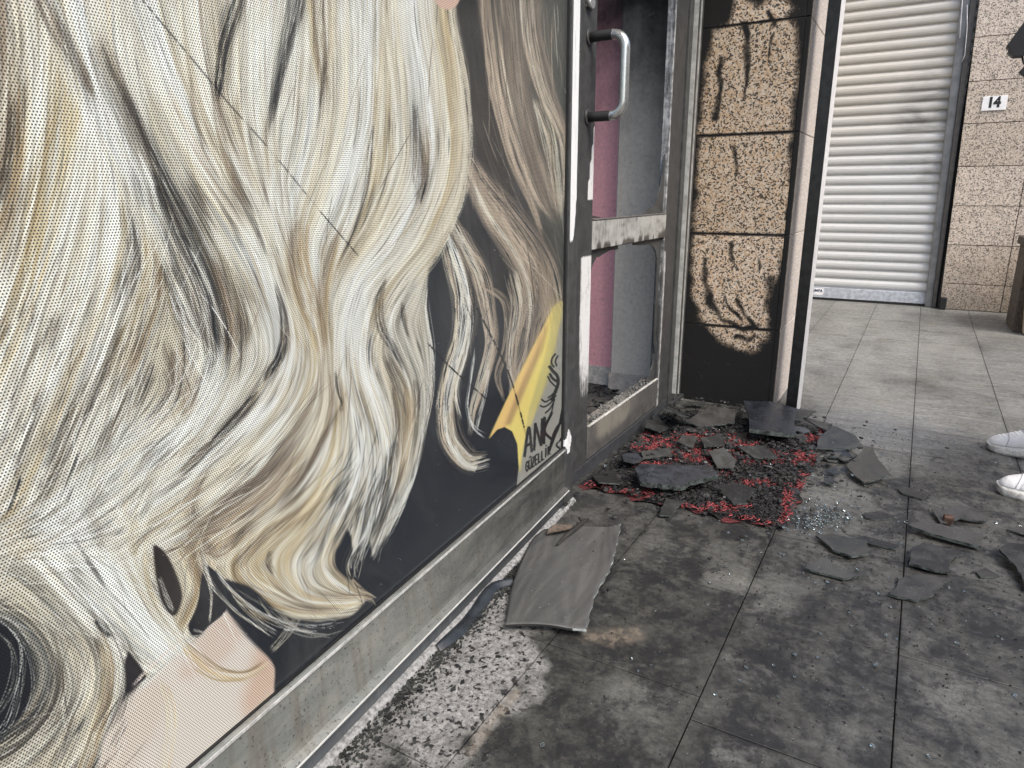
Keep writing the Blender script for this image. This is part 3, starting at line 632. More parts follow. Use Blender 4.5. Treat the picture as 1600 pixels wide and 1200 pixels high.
    lk([(250,1060,5),(266,1110,10),(264,1160,9),(250,1230,8)], 'BGLB', con=.7, cov=.7)
    lk([(300,990,6),(250,1040,12),(210,1080,8)], 'WLP', con=.5, cov=.6)
    # dark gaps
    for p in ([(-20,958,3),(24,1000,4),(36,1060,4),(14,1130,3),(-20,1160,2)],[(-30,975,2),(10,1010,3),(18,1070,3),(-10,1130,2)],[(10,968,1),(46,1020,2),(50,1080,2),(26,1130,1)]): lk(p, 'YWD', con=.8, cov=.7, wand=3)
    c.poly([(238,848),(256,862),(276,900),(284,934),(272,962),(256,950),(244,904)], (56,49,46), 3)
    lk([(248,900,2),(262,936,5),(272,956,3)], 'YWK', con=.8)
    lk([(270,842,5),(292,876,11),(302,914,11),(288,960,8),(268,996,4)], 'GOLGB', con=.9)
    c.poly([(318,880),(344,900),(352,936),(352,954),(326,978),(306,996),(294,982),(306,950),(312,920)], (38,40,48), 2)
    c.poly([(350,905),(392,918),(440,960),(500,974),(540,966),(575,945),(600,930),(560,985),(432,1086),(428,1040),(404,1010),(376,978),(354,950)], (44,49,57), 3)
    for p in ([(300,800,2),(316,870,3.5),(330,930,3),(326,976,2)],[(306,860,2),(330,910,2.5),(370,956,2.5),(430,1000,2)],[(330,890,2),(368,930,3),(410,962,2.5),(470,985,1)],
              [(352,910,1),(392,960,1.5),(436,994,1)],[(400,930,1),(440,975,1.5),(500,990,1)],[(430,950,1),(470,985,1),(520,996,.8)],[(300,984,1.5),(318,990,2),(300,994,1)]):
        lk(p, 'WYL', con=.6, al=.8)
    lk([(360,925,8),(420,965,16),(480,985,12),(540,975,6)], 'KYSYK', con=.8, cov=.35, wand=3)
    lk([(470,955,4),(446,990,6),(420,1020,3)], 'YBK', con=.7, cov=.5, wand=3)
    # fine ends on the dark ground, right of the main fall
    for p in ([(600,810,6),(570,860,6),(556,900,4),(545,930,2)],[(620,800,5),(600,850,5),(584,890,2)],[(560,850,8),(545,885,8),(552,915,4)]):
        lk(p, 'SYLS', con=.9, cov=.5, wand=3, tip=.4)
    lk([(505,880,3),(530,905,8),(575,935,10),(600,960,4)], 'SYS', con=.8, cov=.25, wand=4)
    if not c.dry:
        c.comb(20000, 44, .55, -240, 690, -200, 1080); c.comb(16000, 30, .45, -240, 690, -200, 1080, .10); c.comb(5000, 36, .5, 690, 880, -60, 560, .08)
    if not c.dry:
        c.streaks(70, (185,385,245,570), 'DKND', (60,130), 7, .8); c.streaks(85, (-40,275,470,830), 'DKNDY', (34,84), 6, .85)
        c.streaks(26, (-60,60,120,470), 'NDON', (60,150), 8, .7); c.streaks(40, (40,330,620,960), 'NDYK', (40,90), 5, .7)
        c.streaks(26, (370,520,430,800), 'DKND', (50,120), 4, .75); c.streaks(16, (560,705,120,340), 'DKY', (60,130), 3, .7)
        c.streaks(30, (540,664,430,800), 'DNKD', (40,110), 4, .8); c.streaks(44, (310,550,740,950), 'NODNV', (50,110), 7, .7)
        c.streaks(26, (300,470,100,420), 'NTDR', (60,140), 6, .6); c.streaks(24, (60,220,880,1180), 'DYNK', (50,120), 5, .75)
        c.streaks(60, (-60,680,-40,900), 'OGBN', (80,180), 11, .42); c.streaks(30, (430,560,360,600), 'OGN', (60,140), 7, .55); c.streaks(24, (470,640,720,900), 'DKYN', (50,90), 4, .7)
        c.streaks(90, (-60,670,-40,980), 'WC', (80,190), 8, .6)
        c.streaks(46, (515,650,740,872), 'SSKY', (40,90), 4, .85)
        c.streaks(40, (320,560,780,960), 'GLO', (60,120), 6, .6)
        c.comb(14000, 30, .45, -240, 690, -200, 1080, .07); c.comb(17000, 60, .5, -240, 690, -200, 1080, .20); c.streaks(150, (-60,690,-40,960), 'KDN', (50,150), .9, .6); c.streaks(160, (-60,690,-40,960), 'W', (50,150), .9, .7)
        c.streaks(60, (-60,670,-40,900), 'WLDN', (60,140), .6, .6); c.streaks(40, (50,180,930,1210), 'KDYN', (40,100), 4, .7)
        c.wild(120, (-80,300,440,880), 'DNY', (30,80), .14, 1.1, .55); c.wild(420, (-80,320,430,960), 'WWLC', (50,150), .20, 1.2, .65)
        c.wild(130, (300,600,740,980), 'WLGND', (40,90), .16, .8, .55); c.wild(200, (200,690,-40,760), 'WLNDG', (60,150), .10, .8, .55)
        c.wild(100, (-80,200,820,1220), 'WYLD', (40,120), .28, 1.1, .65); c.wild(90, (500,640,720,890), 'WCSS', (40,90), .14, .9, .7)
        c.wild(90, (700,880,0,560), 'RLTVD', (50,120), .10, .8, .6)
    # ---- chin, thin dark broken lines, emblem, writing
    c.poly([(678,-40),(720,-40),(716,4),(704,14),(690,12),(680,2)], (214,172,150), 2)
    def seam(p, w, al=.75):  # draws a thin broken dark line over the print
        P = spline(p, 400); k = vnoise(np.arange(400)/7.0, np.zeros(400)+5)
        for dx in np.linspace(-w/2, w/2, 4): None if c.dry else c.put(P[:, 0]+dx, P[:, 1]-dx*.5, np.array((48,48,48.)), np.where(k > .38, al, .15))
    seam([(216,-8),(256,40),(300,92),(356,160),(420,232),(500,330)], 1.6)
    seam([(500,330),(560,400)], .8, .4)
    seam([(668,536),(704,574),(740,606),(770,632)], 1.4)
    seam([(742,476),(770,530),(796,586),(812,640),(822,680)], 1.6)
    ink = (42,44,46)
    for p, w in (([(868,553),(863,560),(862,568),(866,574)],2.),([(872,556),(868,564),(870,572)],1.6),([(858,572),(864,580),(871,588),(872,600),(867,614),(862,626)],4.),([(859,584),(864,592),(870,596)],3.),
                 ([(856,588),(860,596),(868,604)],1.6),([(871,606),(864,616),(856,622)],1.6),([(870,612),(862,622),(852,628),(846,624)],1.5),([(869,618),(860,630),(850,636),(844,634)],1.5),
                 ([(867,624),(860,638),(852,646)],1.4),([(865,630),(862,644),(858,654)],1.2)):
        c.stroke(p, w, (58,58,58), .9)
    def glyphs(txt, o, ex, ey, w, col, adv):
        G = dict(A=[[(0,0),(.5,1),(1,0)],[(.2,.36),(.8,.36)]], N=[[(0,0),(.05,1)],[(.05,1),(.95,0)],[(.95,0),(1,1)]], K=[[(0,0),(0,1)],[(1,1),(.06,.46),(1,0)]],
                 G=[[(1,.8),(.6,1),(.1,.75),(.1,.25),(.6,0),(1,.2),(1,.48),(.6,.48)]], U=[[(0,1),(.05,.2),(.5,0),(.95,.2),(1,1)],[(.25,1.2),(.3,1.3)],[(.7,1.2),(.75,1.3)]],
                 Z=[[(0,1),(1,1)],[(1,1),(0,0)],[(0,0),(1,0)]], E=[[(1,1),(0,1)],[(0,1),(0,0)],[(0,0),(1,0)],[(0,.5),(.8,.5)]], L=[[(0,1),(0,0)],[(0,0),(1,0)]], I=[[(.4,0),(.4,1)],[(.4,1.2),(.45,1.3)]])
        for i, ch in enumerate(txt):
            for st in G[ch]:
                pts = [(o[0]+ex[0]*(i*adv+u)+ey[0]*v, o[1]+ex[1]*(i*adv+u)+ey[1]*v) for u, v in st]
                c.stroke(pts, w, col, .92)
    glyphs('ANK', (819.5,714), (11.5,-7.6), (1.2,-42), 3.2, ink, 1.32)
    c.stroke([(858,706),(866,684),(874,664),(879,640)], 2.6, ink, .9); c.stroke([(879,640),(881,660),(882,680)], 2.4, ink, .9)
    c.stroke([(858,706),(866,676),(876,662),(882,664),(878,684),(870,696),(876,702),(880,708)], 2.2, ink, .85)
    glyphs('GUZELLIK', (821.5,738), (3.6,-2.6), (.4,-15), 1.3, ink, 1.38)
# ------------------------------------------------------------------ the printed picture, resampled into the window plane
S0, S1, Z0, Z1 = .20, 1.925, .20, 1.62
def make_print():
    cv = paint()
    W_, H_ = 2600, 2130
    s = np.linspace(S0, S1, W_); z = np.linspace(Z0, Z1, H_)
    S, Z = np.meshgrid(s, z)
    d = np.stack([PU.x*S+PN.x*(PD-.012), PU.y*S+PN.y*(PD-.012), Z-CAM_H], -1)
    f, r, u = (np.array(v) for v in (FW, RT, UP)); k = d@f
    x = (800+CAM_F*(d@r)/k-CX0)*SC; y = (600-CAM_F*(d@u)/k-CY0)*SC
    def fold(v, n): v = np.mod(np.abs(v), 2*n); return np.clip(np.where(v > n, 2*n-v, v), 1, n-2.01)
    x = fold(x, cv.shape[1]-1); y = fold(y, cv.shape[0]-1)
    ix, iy = x.astype(int), y.astype(int); fx, fy = (x-ix)[..., None], (y-iy)[..., None]
    v = (cv[iy, ix]*(1-fx)+cv[iy, ix+1]*fx)*(1-fy)+(cv[iy+1, ix]*(1-fx)+cv[iy+1, ix+1]*fx)*fy
    img = bpy.data.images.new('hair_print', W_, H_); px = np.ones((H_, W_, 4), np.float32); px[..., :3] = v/255
    img.pixels.foreach_set(px.ravel()); img.update(); img.pack()
    return img
def dense(bm, step):
    for ax in range(3):
        g = {}
        for e in bm.edges:
            d = e.verts[1].co-e.verts[0].co
            if abs(d[ax]) > .9*d.length and d.length > step: g.setdefault(round(d.length, 2), []).append(e)
        for L, es in g.items():
            bmesh.ops.subdivide_edges(bm, edges=es, cuts=max(1, int(L/step)), use_grid_fill=True)
    return bm
GRN = m_granite('pillar_granite', (.54,.39,.25), (.62,.49,.36), (.030,.026,.022), 102, True, .83)
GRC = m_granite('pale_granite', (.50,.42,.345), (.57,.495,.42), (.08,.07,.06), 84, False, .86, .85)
GRS = m_granite('pillar_side_granite', (.62,.56,.50), (.66,.60,.55), (.44,.39,.35), 120)  # paler than the front: the side's brighter light is put into its colour
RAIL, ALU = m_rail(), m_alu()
ALUW = m_alu('mid_rail_paint', (.43, .43, .40), (.055, .05, .045))
GASK = simple('black_rubber', (.012, .012, .012), .6)
STONE = m_tile()
# ------------------------------------------------------------------ setting : ground, paving
gm = simple('asphalt', (.05, .05, .05), .9, sc=60)
ob('ground', box(-150, 150, -150, 150, -.35, -.20), gm, kind='structure')
pave = ob('pavement', box(-2.6, 9, -3.0, 1.2, -.25, -.012, .01), simple('dark_mortar', (.05, .05, .047), .9, var=.8, sc=25), kind='structure')
A_ = np.array
def blob(X, Y, cx, cy, rx, ry, soft=.5):
    return 1-sstep(1-soft, 1+soft, np.hypot((X-cx)/rx, (Y-cy)/ry))
def pxpoly(pp): return [onz(*p)[:2] for p in pp]
FLK = pxpoly([(470,1215),(560,1130),(680,1005),(792,905),(850,940),(880,985),(840,1010),(850,1060),(780,1130),(740,1215)])
FLK2 = pxpoly([(820,860),(905,765),(1000,775),(985,825),(968,826),(830,826)])
TAN = [pxpoly([(722,1172),(735,1180),(820,1080),(805,1072),(770,1110)]), pxpoly([(912,985),(1000,980),(1010,998),(960,1010),(905,1000)])]
DARKS = [(1220,1105,38,30),(1085,900,14,60),(1040,975,90,28),(1090,1050,60,20),(1010,1000,160,26),(880,1130,50,80),(820,1160,55,60),(1280,985,70,40),(1390,1120,45,26),
         (1200,1020,60,30),(1120,830,60,18),(900,1050,60,60),(1000,940,45,16),(1500,950,80,30),(1080,1150,35,70),(1300,940,60,20),(960,1180,60,50),(1340,1050,60,16),(720,1110,30,60),(690,1170,45,50),(1450,760,90,20)]
LIGHTS = [(1130,905,50,30),(1200,930,60,50),(980,1090,80,40),(1170,1030,50,40),(1560,940,60,30),(1330,1150,70,30),(1290,760,90,40),(1500,1090,70,50),(1290,890,30,20),(1150,1180,60,20),(1430,1000,40,20)]
def gell(px_, py_, rx, ry):
    c = onz(px_, py_); a = onz(px_+rx, py_); b = onz(px_, min(1199, py_+ry)); return c, (a-c)[:2], (b-c)[:2]
DK = [gell(*d) for d in DARKS]; LT = [gell(*d) for d in LIGHTS]
def ell(X, Y, e):
    c, a, b = e; det = a[0]*b[1]-a[1]*b[0]; dx, dy = X-c[0], Y-c[1]
    u = (dx*b[1]-dy*b[0])/det; v = (a[0]*dy-a[1]*dx)/det
    return 1-sstep(.35, 1.25, np.hypot(u, v))
def soot_floor(c):
    X, Y = c[:, 0], c[:, 1]
    s = .93-.89*sstep(2.6, 4.15, X-.35*np.clip(-Y-.1, 0, 1))
    s = np.maximum(s, .95*blob(X, Y, 2.6, .62, 1.0, .62, .45))
    s = np.maximum(s, .72*blob(X, Y, 2.1, -.1, .9, .5, .5))
    s = s-.30*blob(X, Y, 3.2, .05, .45, .22, .6)-.12*blob(X, Y, 2.5, .1, .5, .14, .6)-.10*(X > 4.4)*0
    for e in DK: s = s+.26*ell(X, Y, e)
    for e in LT: s = s-.15*ell(X, Y, e)
    s = s+sstep(3.2, 4.2, X)*(.16+.42*vnoise(X*2.2+4., Y*5.)*vnoise(X*5., Y*9.+7)+.16*vnoise(X*1.1+9, Y*2+3))
    s = np.maximum(s, .30*blob(X, Y, 6.6, -.75, .9, .35, .5))
    X, Y = X.astype(float), Y.astype(float)
    X, Y = X+.09*(vnoise(X*14, Y*14)-.5)+.04*(vnoise(X*45, Y*45)-.5), Y+.11*(vnoise(X*13+30, Y*13)-.5)+.05*(vnoise(X*40+9, Y*40)-.5)
    p = np.where(in_poly(FLK, X, Y), 1., 0.); d = poly_dist(FLK, X, Y); ins = np.where(p > 0, d, -d)
    s = s*(1-.86*sstep(-.02, .03, ins))
    s = s+.35*sstep(-.02, .03, ins)*sstep(.62, .74, .95-Y+.25*(1.0-X))
    return s
def pale_floor(c):
    X, Y = c[:, 0].astype(float), c[:, 1].astype(float); r = 0
    X, Y = X+.09*(vnoise(X*14, Y*14)-.5)+.04*(vnoise(X*45, Y*45)-.5), Y+.11*(vnoise(X*13+30, Y*13)-.5)+.05*(vnoise(X*40+9, Y*40)-.5)
    for P in (FLK, FLK2):
        p = in_poly(P, X, Y); d = poly_dist(P, X, Y); r = np.maximum(r, sstep(-.015, .03, np.where(p, d, -d))*(1 if P is FLK else .55))
    return r
def flake_floor(c):
    X, Y = c[:, 0], c[:, 1]; p = in_poly(FLK, X, Y); d = poly_dist(FLK, X, Y); r = sstep(-.05, .0, np.where(p, d, -d))
    return np.maximum(r, .0)
def tan_floor(c):
    X, Y = c[:, 0], c[:, 1]; r = 0
    for P in TAN: p = in_poly(P, X, Y); d = poly_dist(P, X, Y); r = np.maximum(r, sstep(-.006, .010, np.where(p, d, -d)))
    return r
YL = [-1.82, -1.472, -1.124, -.776, -.428, -.077, .2705, .62, .968]
XA = [-.45, -.03, .385, .80, 1.222, 1.64, 2.06, 2.48, 2.985, 3.316, 3.73, 4.13, 4.55, 4.97, 5.39, 5.81, 6.22, 6.64, 7.06, 7.2]
XB = [-.45, -.1, .31, .73, 1.15, 1.575, 2.03, 2.50, 2.985, 3.316, 3.73, 4.13, 4.55, 4.97, 5.39, 5.81, 6.22, 6.64, 7.06, 7.2]
rj = random.Random(4)
for j, (y0, y1) in enumerate(zip(YL, YL[1:])):
    xs = XB if j in (4, 5) or j % 2 == 0 and j < 4 else XA
    for x0, x1 in zip(xs, xs[1:]):
        if j == 7 and x1 > 1.9 and False: continue
        g = .0012; bm = box(x0+g, x1-g, y0+g, y1-g, -.03, 0, .0012)
        dz = rj.uniform(-.0008, .0008)
        near = x0 < 3.4 and y1 > -.9
        dense(bm, .016 if near and x0 > .2 else .06)
        o = ob('floor_tile', bm, STONE, pave); o.location.z += dz
        tj = rj.uniform(-.05, .06)
        set_attr(o.data, 'soot', lambda c: np.clip(soot_floor(c)+.28*(1-sstep(.0, .022, np.minimum(np.minimum(c[:,0]-x0, x1-c[:,0]), np.minimum(c[:,1]-y0, y1-c[:,1]))))*vnoise(c[:,0]*16., c[:,1]*16.)*(1-.6*(c[:,0] > 3.6))+tj, 0, 1)); set_attr(o.data, 'pale', pale_floor); set_attr(o.data, 'flake', flake_floor); set_attr(o.data, 'tan', tan_floor)
# ------------------------------------------------------------------ setting : inside of the burnt salon, walls beyond
WG = m_wall('smoked_grey_plaster', (.60, .53, .44), .95, 1.95)
DARKIN = simple('charred_plaster', (.03, .028, .026), .9)
ob('interior_floor', box(-1.5, 3.4, .99, 4.0, -.05, .012), simple('ash_covered_floor', (.05, .048, .045), .95, sc=40, bd=.004), kind='structure')
ob('interior_back_wall', box(-1.5, 3.6, 4.0, 4.1, 0, 2.2), DARKIN, kind='structure')
ob('interior_left_stub', box(-1.6, -1.5, .8, 4.1, 0, .35), DARKIN, kind='structure')  # unseen low wall, left open above to let daylight in
ob('interior_ceiling', box(2.2, 3.6, 1.0, 4.1, 2.7, 2.8), DARKIN, kind='structure')  # unseen ceiling, cut short so sky light reaches the inner walls
# ------------------------------------------------------------------ shop window
win = empty('shop_window', pw(.9, 0, 0), 'large shop window covered by a perforated print of long blonde hair with yellow corner', 'shop window')
def rsoot(c):
    s = c[:, 0]*PU.x+c[:, 1]*PU.y
    return .10+.88*sstep(.75, 1.75, s)
b = prism([(-1.5, o, z) for o, z in ((-.05,0),(-.004,0),(-.004,.058),(-.006,.064),(-.05,.064))], (3.5, 0, 0))
o = pob('base_plinth', dense(b, .05), m_alu('plinth_paint', (.10,.112,.12), (.035,.037,.040)), win); set_attr(o.data, 'soot', lambda c: .35+.4*rsoot(c))
b = prism([(-1.5, o, z) for o, z in ((-.05,.0655),(.010,.0655),(.016,.069),(.017,.073),(.012,.078),(.0035,.0815),(.002,.09),(-.001,.196),(-.002,.2015),(.001,.205),(.001,.209),(-.003,.2115),(-.05,.2115))], (3.425, 0, 0))
o = pob('bottom_rail', dense(b, .05), RAIL, win); set_attr(o.data, 'soot', rsoot)
b = grid(lambda u, v: (-1.5+3.5*u, .004+.010*v+.003*math.sin(u*90)*v, .012*(1-v)+.002+.002*math.sin(u*211)), 160, 2)
SEAL = simple('mortar_joint', (.24, .24, .235), .9, var=.5, sc=90, bd=.002)
pob('joint_sealant', prism([(-1.5, o, z) for o, z in ((-.003,0),(.014,0),(.012,.006),(.004,.012),(-.003,.014))], (3.5, 0, 0)), SEAL, win); b.free()
me = bpy.data.meshes.new('printed_pane')
V = [pw(s, o, z) for o in (-.012, -.018) for s, z in ((-1.4,.2115),(1.922,.2115),(1.922,2.2),(-1.4,2.2))]
me.from_pydata([tuple(v) for v in V], [], [(0,1,2,3),(7,6,5,4),(0,4,5,1),(1,5,6,2),(2,6,7,3),(3,7,4,0)])
uvl = me.uv_layers.new(name='UVMap')
for l in me.loops:
    v = Vector(me.vertices[l.vertex_index].co); uvl.data[l.index].uv = ((v.dot(PU)-S0)/(S1-S0), (v.z-Z0)/(Z1-Z0))
ob('printed_pane', me, m_print(make_print()), win)
PALE_EDGE = m_alu('pale_edge_paint', (.60,.60,.57), (.12,.12,.115))
o = pob('lip_highlight', dense(box(-1.5, 1.925, .0165, .0188, .0690, .0722), .03), PALE_EDGE, win); set_attr(o.data, 'soot', lambda c: np.full(len(c), .34))  # thin pale strip added as the highlight on the rail's lower lip
o = pob('upper_edge', dense(box(-1.5, 1.925, .0012, .003, .2045, .2098), .03), PALE_EDGE, win); set_attr(o.data, 'soot', lambda c: np.full(len(c), .46))
pob('gasket', box(1.9215, 1.9275, -.016, -.006, .2115, 2.2), GASK, win)
pob('gasket', box(-1.4, 1.9215, -.013, -.0075, .2117, .2145), GASK, win)
pob('top_rail', box(-1.5, 1.925, -.05, -.002, 2.2, 2.3, .003), RAIL, win)
def msoot_glint(c):
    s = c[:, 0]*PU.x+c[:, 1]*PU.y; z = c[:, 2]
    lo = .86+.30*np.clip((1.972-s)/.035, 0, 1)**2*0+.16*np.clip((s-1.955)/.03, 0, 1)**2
    k = 1-sstep(lo-.02, lo+.02, z)  # pale upper strip: clean paint with the sky's reflection put in
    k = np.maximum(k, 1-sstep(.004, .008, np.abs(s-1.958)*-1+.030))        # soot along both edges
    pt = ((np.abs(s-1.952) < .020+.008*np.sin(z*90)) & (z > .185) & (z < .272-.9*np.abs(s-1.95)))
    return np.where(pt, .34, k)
b = box(1.9285, 2.0, -.05, .002, .0, 2.3, .003)
o = pob('mullion', dense(b, .006), m_alu('mullion_paint', (.86,.87,.86), (.040,.041,.041)), win); set_attr(o.data, 'soot', msoot_glint)
# ------------------------------------------------------------------ burnt glazed door
door = empty('shop_door', (2.55, .96, 0), 'burnt aluminium shop door with both panes broken out', 'door')
DY = .952
def dsoot_glint(c):
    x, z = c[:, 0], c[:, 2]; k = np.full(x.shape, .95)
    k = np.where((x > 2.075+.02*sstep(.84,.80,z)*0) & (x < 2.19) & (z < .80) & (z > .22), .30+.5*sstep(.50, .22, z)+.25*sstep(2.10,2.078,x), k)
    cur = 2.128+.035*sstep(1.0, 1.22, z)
    k = np.where((z > .98) & (z < 1.205) & (x > cur) & (x < 2.19), .1, k)  # curved pale band is a painted highlight, the one below bare aluminium
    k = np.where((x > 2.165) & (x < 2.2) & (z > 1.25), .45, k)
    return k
b = box(2.012, 2.168, DY, DY+.040, .02, 2.15, .003); o = ob('stile', dense(b, .012), ALU, door); set_attr(o.data, 'soot', dsoot_glint)
b = box(2.935, 3.098, DY, DY+.036, .02, 2.15, .003)
def dsoot2(c):
    x, y, z = c.T; return np.where((x < 2.945), .58+.2*sstep(.9, .2, z), np.where((x < 2.975) & (z < .75), .55, .88))
o = ob('stile', dense(b, .014), ALU, door); set_attr(o.data, 'soot', dsoot2)
b = box(2.1685, 2.9345, DY-.004, DY+.034, .812, .909, .003)
def dsoot3(c):
    x, y, z = c.T; return .30+.22*vnoise(x*30., z*60.)+.45*sstep(.845, .812, z)*((np.sin(x*31)+np.sin(x*77+1)) > -.1)+.35*sstep(2.86, 2.93, x)*sstep(.86,.83,z)
o = ob('mid_rail', dense(b, .012), ALUW, door); set_attr(o.data, 'soot', dsoot3)
b = box(2.1685, 2.9345, DY-.003, DY+.060, .055, .182, .004)
o = ob('bottom_rail', dense(b, .02), m_alu('bottom_rail_paint', (.22,.205,.17), (.06,.058,.055)), door)
set_attr(o.data, 'soot', lambda c: .35+.5*sstep(.13,.06,c[:,2])+.35*sstep(2.45,2.75,c[:,0])+.3*sstep(2.3,2.2,c[:,0]))
b = box(2.012, 3.098, DY-.001, DY+.10, -.005, .050, .003); ob('threshold', b, simple('charred_metal', (.04,.042,.046), .6), door)
b = box(2.1685, 2.9345, DY+.002, DY+.036, 2.05, 2.15, .003); o = ob('top_rail', b, ALU, door); set_attr(o.data, 'soot', lambda c: np.ones(len(c)))
ob('glazing_bead', box(2.1685, 2.9345, DY-.006, DY+.004, .1825, .187, .001), simple('bare_aluminium', (.50,.49,.45), .45), door)
ob('glazing_bead', box(2.1685, 2.9345, DY-.006, DY+.003, .9095, .914, .001), simple('singed_bead', (.14,.13,.12), .6), door)
# what is left of the panes round the edges of both openings
REM = m_shard('smoked_glass_edge', (.035,.036,.035), (.075,.074,.070), (.4, .7))
def remnant(pts): ob('pane_remnant', prism([(x, DY+.014, z) for x, z in pts], (0, .005, 0)), REM, door)
def arc(cx, cz, r, a0, a1, n=9, rx=None): return [(cx+(rx or r)*math.cos(math.radians(a0+(a1-a0)*i/n)), cz+r*math.sin(math.radians(a0+(a1-a0)*i/n))) for i in range(n+1)]
rr = random.Random(8)
def jit(P, a): return [(x+rr.uniform(-a, a), z+rr.uniform(-a, a)) for x, z in P]
remnant([(2.169,.60)]+jit(arc(2.27,.66,.125,180,95,10,.09),.004)+[(2.36,.797),(2.44,.795),(2.44,.811),(2.169,.811)])
remnant([(2.934,.811),(2.60,.811)]+[(2.60,.80),(2.72,.792)]+jit(arc(2.80,.68,.105,88,5,9,.10),.003)+[(2.905,.5),(2.912,.35),(2.934,.30)])
remnant([(2.934,.183),(2.934,.28),(2.918,.29),(2.905,.25),(2.885,.232),(2.878,.205),(2.84,.20),(2.835,.183)])
remnant([(2.934,.915),(2.934,1.14),(2.925,1.15),(2.90,1.03),(2.83,.945),(2.74,.93),(2.70,.915)])
remnant([(2.169,.915),(2.169,.96),(2.18,.95),(2.19,.925),(2.26,.918),(2.28,.915)])
remnant([(2.169,.183),(2.169,.24),(2.185,.225),(2.20,.19),(2.30,.188),(2.34,.183)])
bm = bmesh.new()
for i in range(130):                       # broken bits lying on the rail
    x = rr.uniform(2.2, 2.92); y = DY+rr.uniform(.008, .055); r = rr.uniform(.003, .010)
    P = [(x+r*math.cos(a)*rr.uniform(.5,1.2), y+r*.7*math.sin(a)*rr.uniform(.5,1.2), .1822+rr.uniform(0,.002)) for a in (0, 1.5, 3, 4.6)]
    prism(P, (rr.uniform(-.002,.002), 0, rr.uniform(.003, .009)), bm)
ob('rail_debris', bm, simple('ash_and_glass', (.13,.13,.12), .6, var=.8, sc=120), door, kind='stuff')
# pull handle, lock and cylinder
hx, p_ = 2.108, .118
path = [(hx, DY+.004, 1.454), (hx, DY-.03, 1.4545), (hx, DY-.078, 1.4545)]
path += [(hx, DY-.078-.040*math.sin(a), 1.4545-.04*(1-math.cos(a))) for a in [i*math.pi/2/7 for i in range(1, 8)]]
path += [(hx, DY-p_, 1.36), (hx, DY-p_, 1.30)]
path += [(hx, DY-p_+.04*(1-math.cos(a)), 1.2665-.04*math.sin(a)) for a in [i*math.pi/2/7 for i in range(0, 8)]]
path += [(hx, DY-.03, 1.2265), (hx, DY+.004, 1.2265)]
Mh = Mat('scorched_steel'); nz = Mh.noise(24, 5, .7, .4)
kk = Mh.ss(Mh.ma('ADD', Mh.ss(Mh.Y, DY-.085, DY-.070), Mh.ma('MULTIPLY', Mh.ma('SUBTRACT', nz, .5), 1.4)), .3, .7)
hand = ob('pull_handle', tube(path, .0150, 16), Mh.fin(Mh.mix(kk, (.62,.62,.59), (.022,.022,.022)), Mh.ss(kk, 0, 1, .25, .6), Mh.ss(kk, 0, 1, .85, 0), .5, nz, .0008), door)
for z in (1.454, 1.2265):
    ob('handle_rose', tube([(hx, DY+.001, z), (hx, DY-.006, z)], .024, 18), ALU if False else simple('sooty_rose', (.05,.05,.05), .5), hand)
lk_ = ob('lock_plate', box(2.075, 2.125, DY-.004, DY+.001, 1.53, 1.72, .003), simple('lock_steel', (.10,.10,.10), .35, .4), door)
ob('lock_cylinder', tube([(2.092, DY-.003, 1.545), (2.092, DY-.018, 1.545)], .017, 18), simple('bright_cylinder', (.5,.5,.49), .3, .7), lk_)
ob('keyhole_cover', box(2.080, 2.104, DY-.010, DY-.0045, 1.575, 1.615, .004), simple('worn_steel', (.35,.35,.35), .35, .6), lk_)
# door frame on the pillar side
jamb = empty('door_frame', (3.2, .95, 0), 'blackened metal door frame between the door and the granite pillar', 'door frame')
JM = m_alu('jamb_paint', (.34,.35,.34), (.040,.041,.040))
for x0, x1, y in ((3.101, 3.150, .944), (3.152, 3.196, .930), (3.198, 3.226, .950), (3.228, 3.262, .936), (3.264, 3.2885, .948)):
    o = ob('frame_profile', dense(box(x0, x1, y, 1.0, .028, 2.3, .0022), .08), JM, jamb); set_attr(o.data, 'soot', lambda c: np.full(len(c), .96))
for x, y in ((3.1535, .928), (3.2265, .9345)):
    ob('edge_highlight', box(x-.0022, x+.0022, y-.0016, y+.02, .06 if x < 3.2 else .04, 2.3, .0006), simple('pale_profile_edge', (.42,.42,.39), .4), jamb)  # pale strips added as highlights along the profile edges
ob('frame_foot', box(3.101, 3.2885, .925, 1.0, -.002, .027, .003), simple('charred_foot', (.03,.03,.03), .8), jamb)
ob('overhead_panel', box(2.0, 3.29, .95, 1.0, 2.16, 2.7), simple('sooty_panel', (.04,.04,.04), .7), jamb)
# ------------------------------------------------------------------ inside, seen through the door
pk = empty('partition_wall', (3.35, 1.9, 0), 'pink painted inner wall blackened by smoke at the top', 'wall')
ob('painted_face', box(3.30, 3.40, 1.25, 4.0, 0, 2.7), m_wall('pink_plaster', (.86, .42, .42), 1.1, 2.1), pk)
ob('skirting', box(3.286, 3.3, 1.25, 4.0, .012, .112, .003), simple('white_skirting', (.60,.53,.44), .6, var=.3), pk)
ic = empty('interior_column', (3.2, 1.15, 0), 'grey plastered column inside the salon behind the broken door', 'column')
bm = bmesh.new(); cp = [(3.2995, 1.283), (3.197, 1.283), (3.190, 1.276)]+[(3.190+.105*(1-math.cos(a)), 1.225-.21*math.sin(a)) for a in [i*math.pi/2/10 for i in range(0, 11)]]+[(3.2995, 1.0)]
prism([(x, y, .02) for x, y in cp], (0, 0, 2.68), bm)
for f in bm.faces: f.smooth = False
ob('shaft', bm, WG, ic)
ob('plinth', prism([(x-.010 if i not in (0, len(cp)-1) else x, y+(.010 if i < 3 else -.004), .010) for i, (x, y) in enumerate(cp)], (0, 0, .105)), simple('grey_plinth', (.46,.40,.33), .6), ic)
bm = bmesh.new()
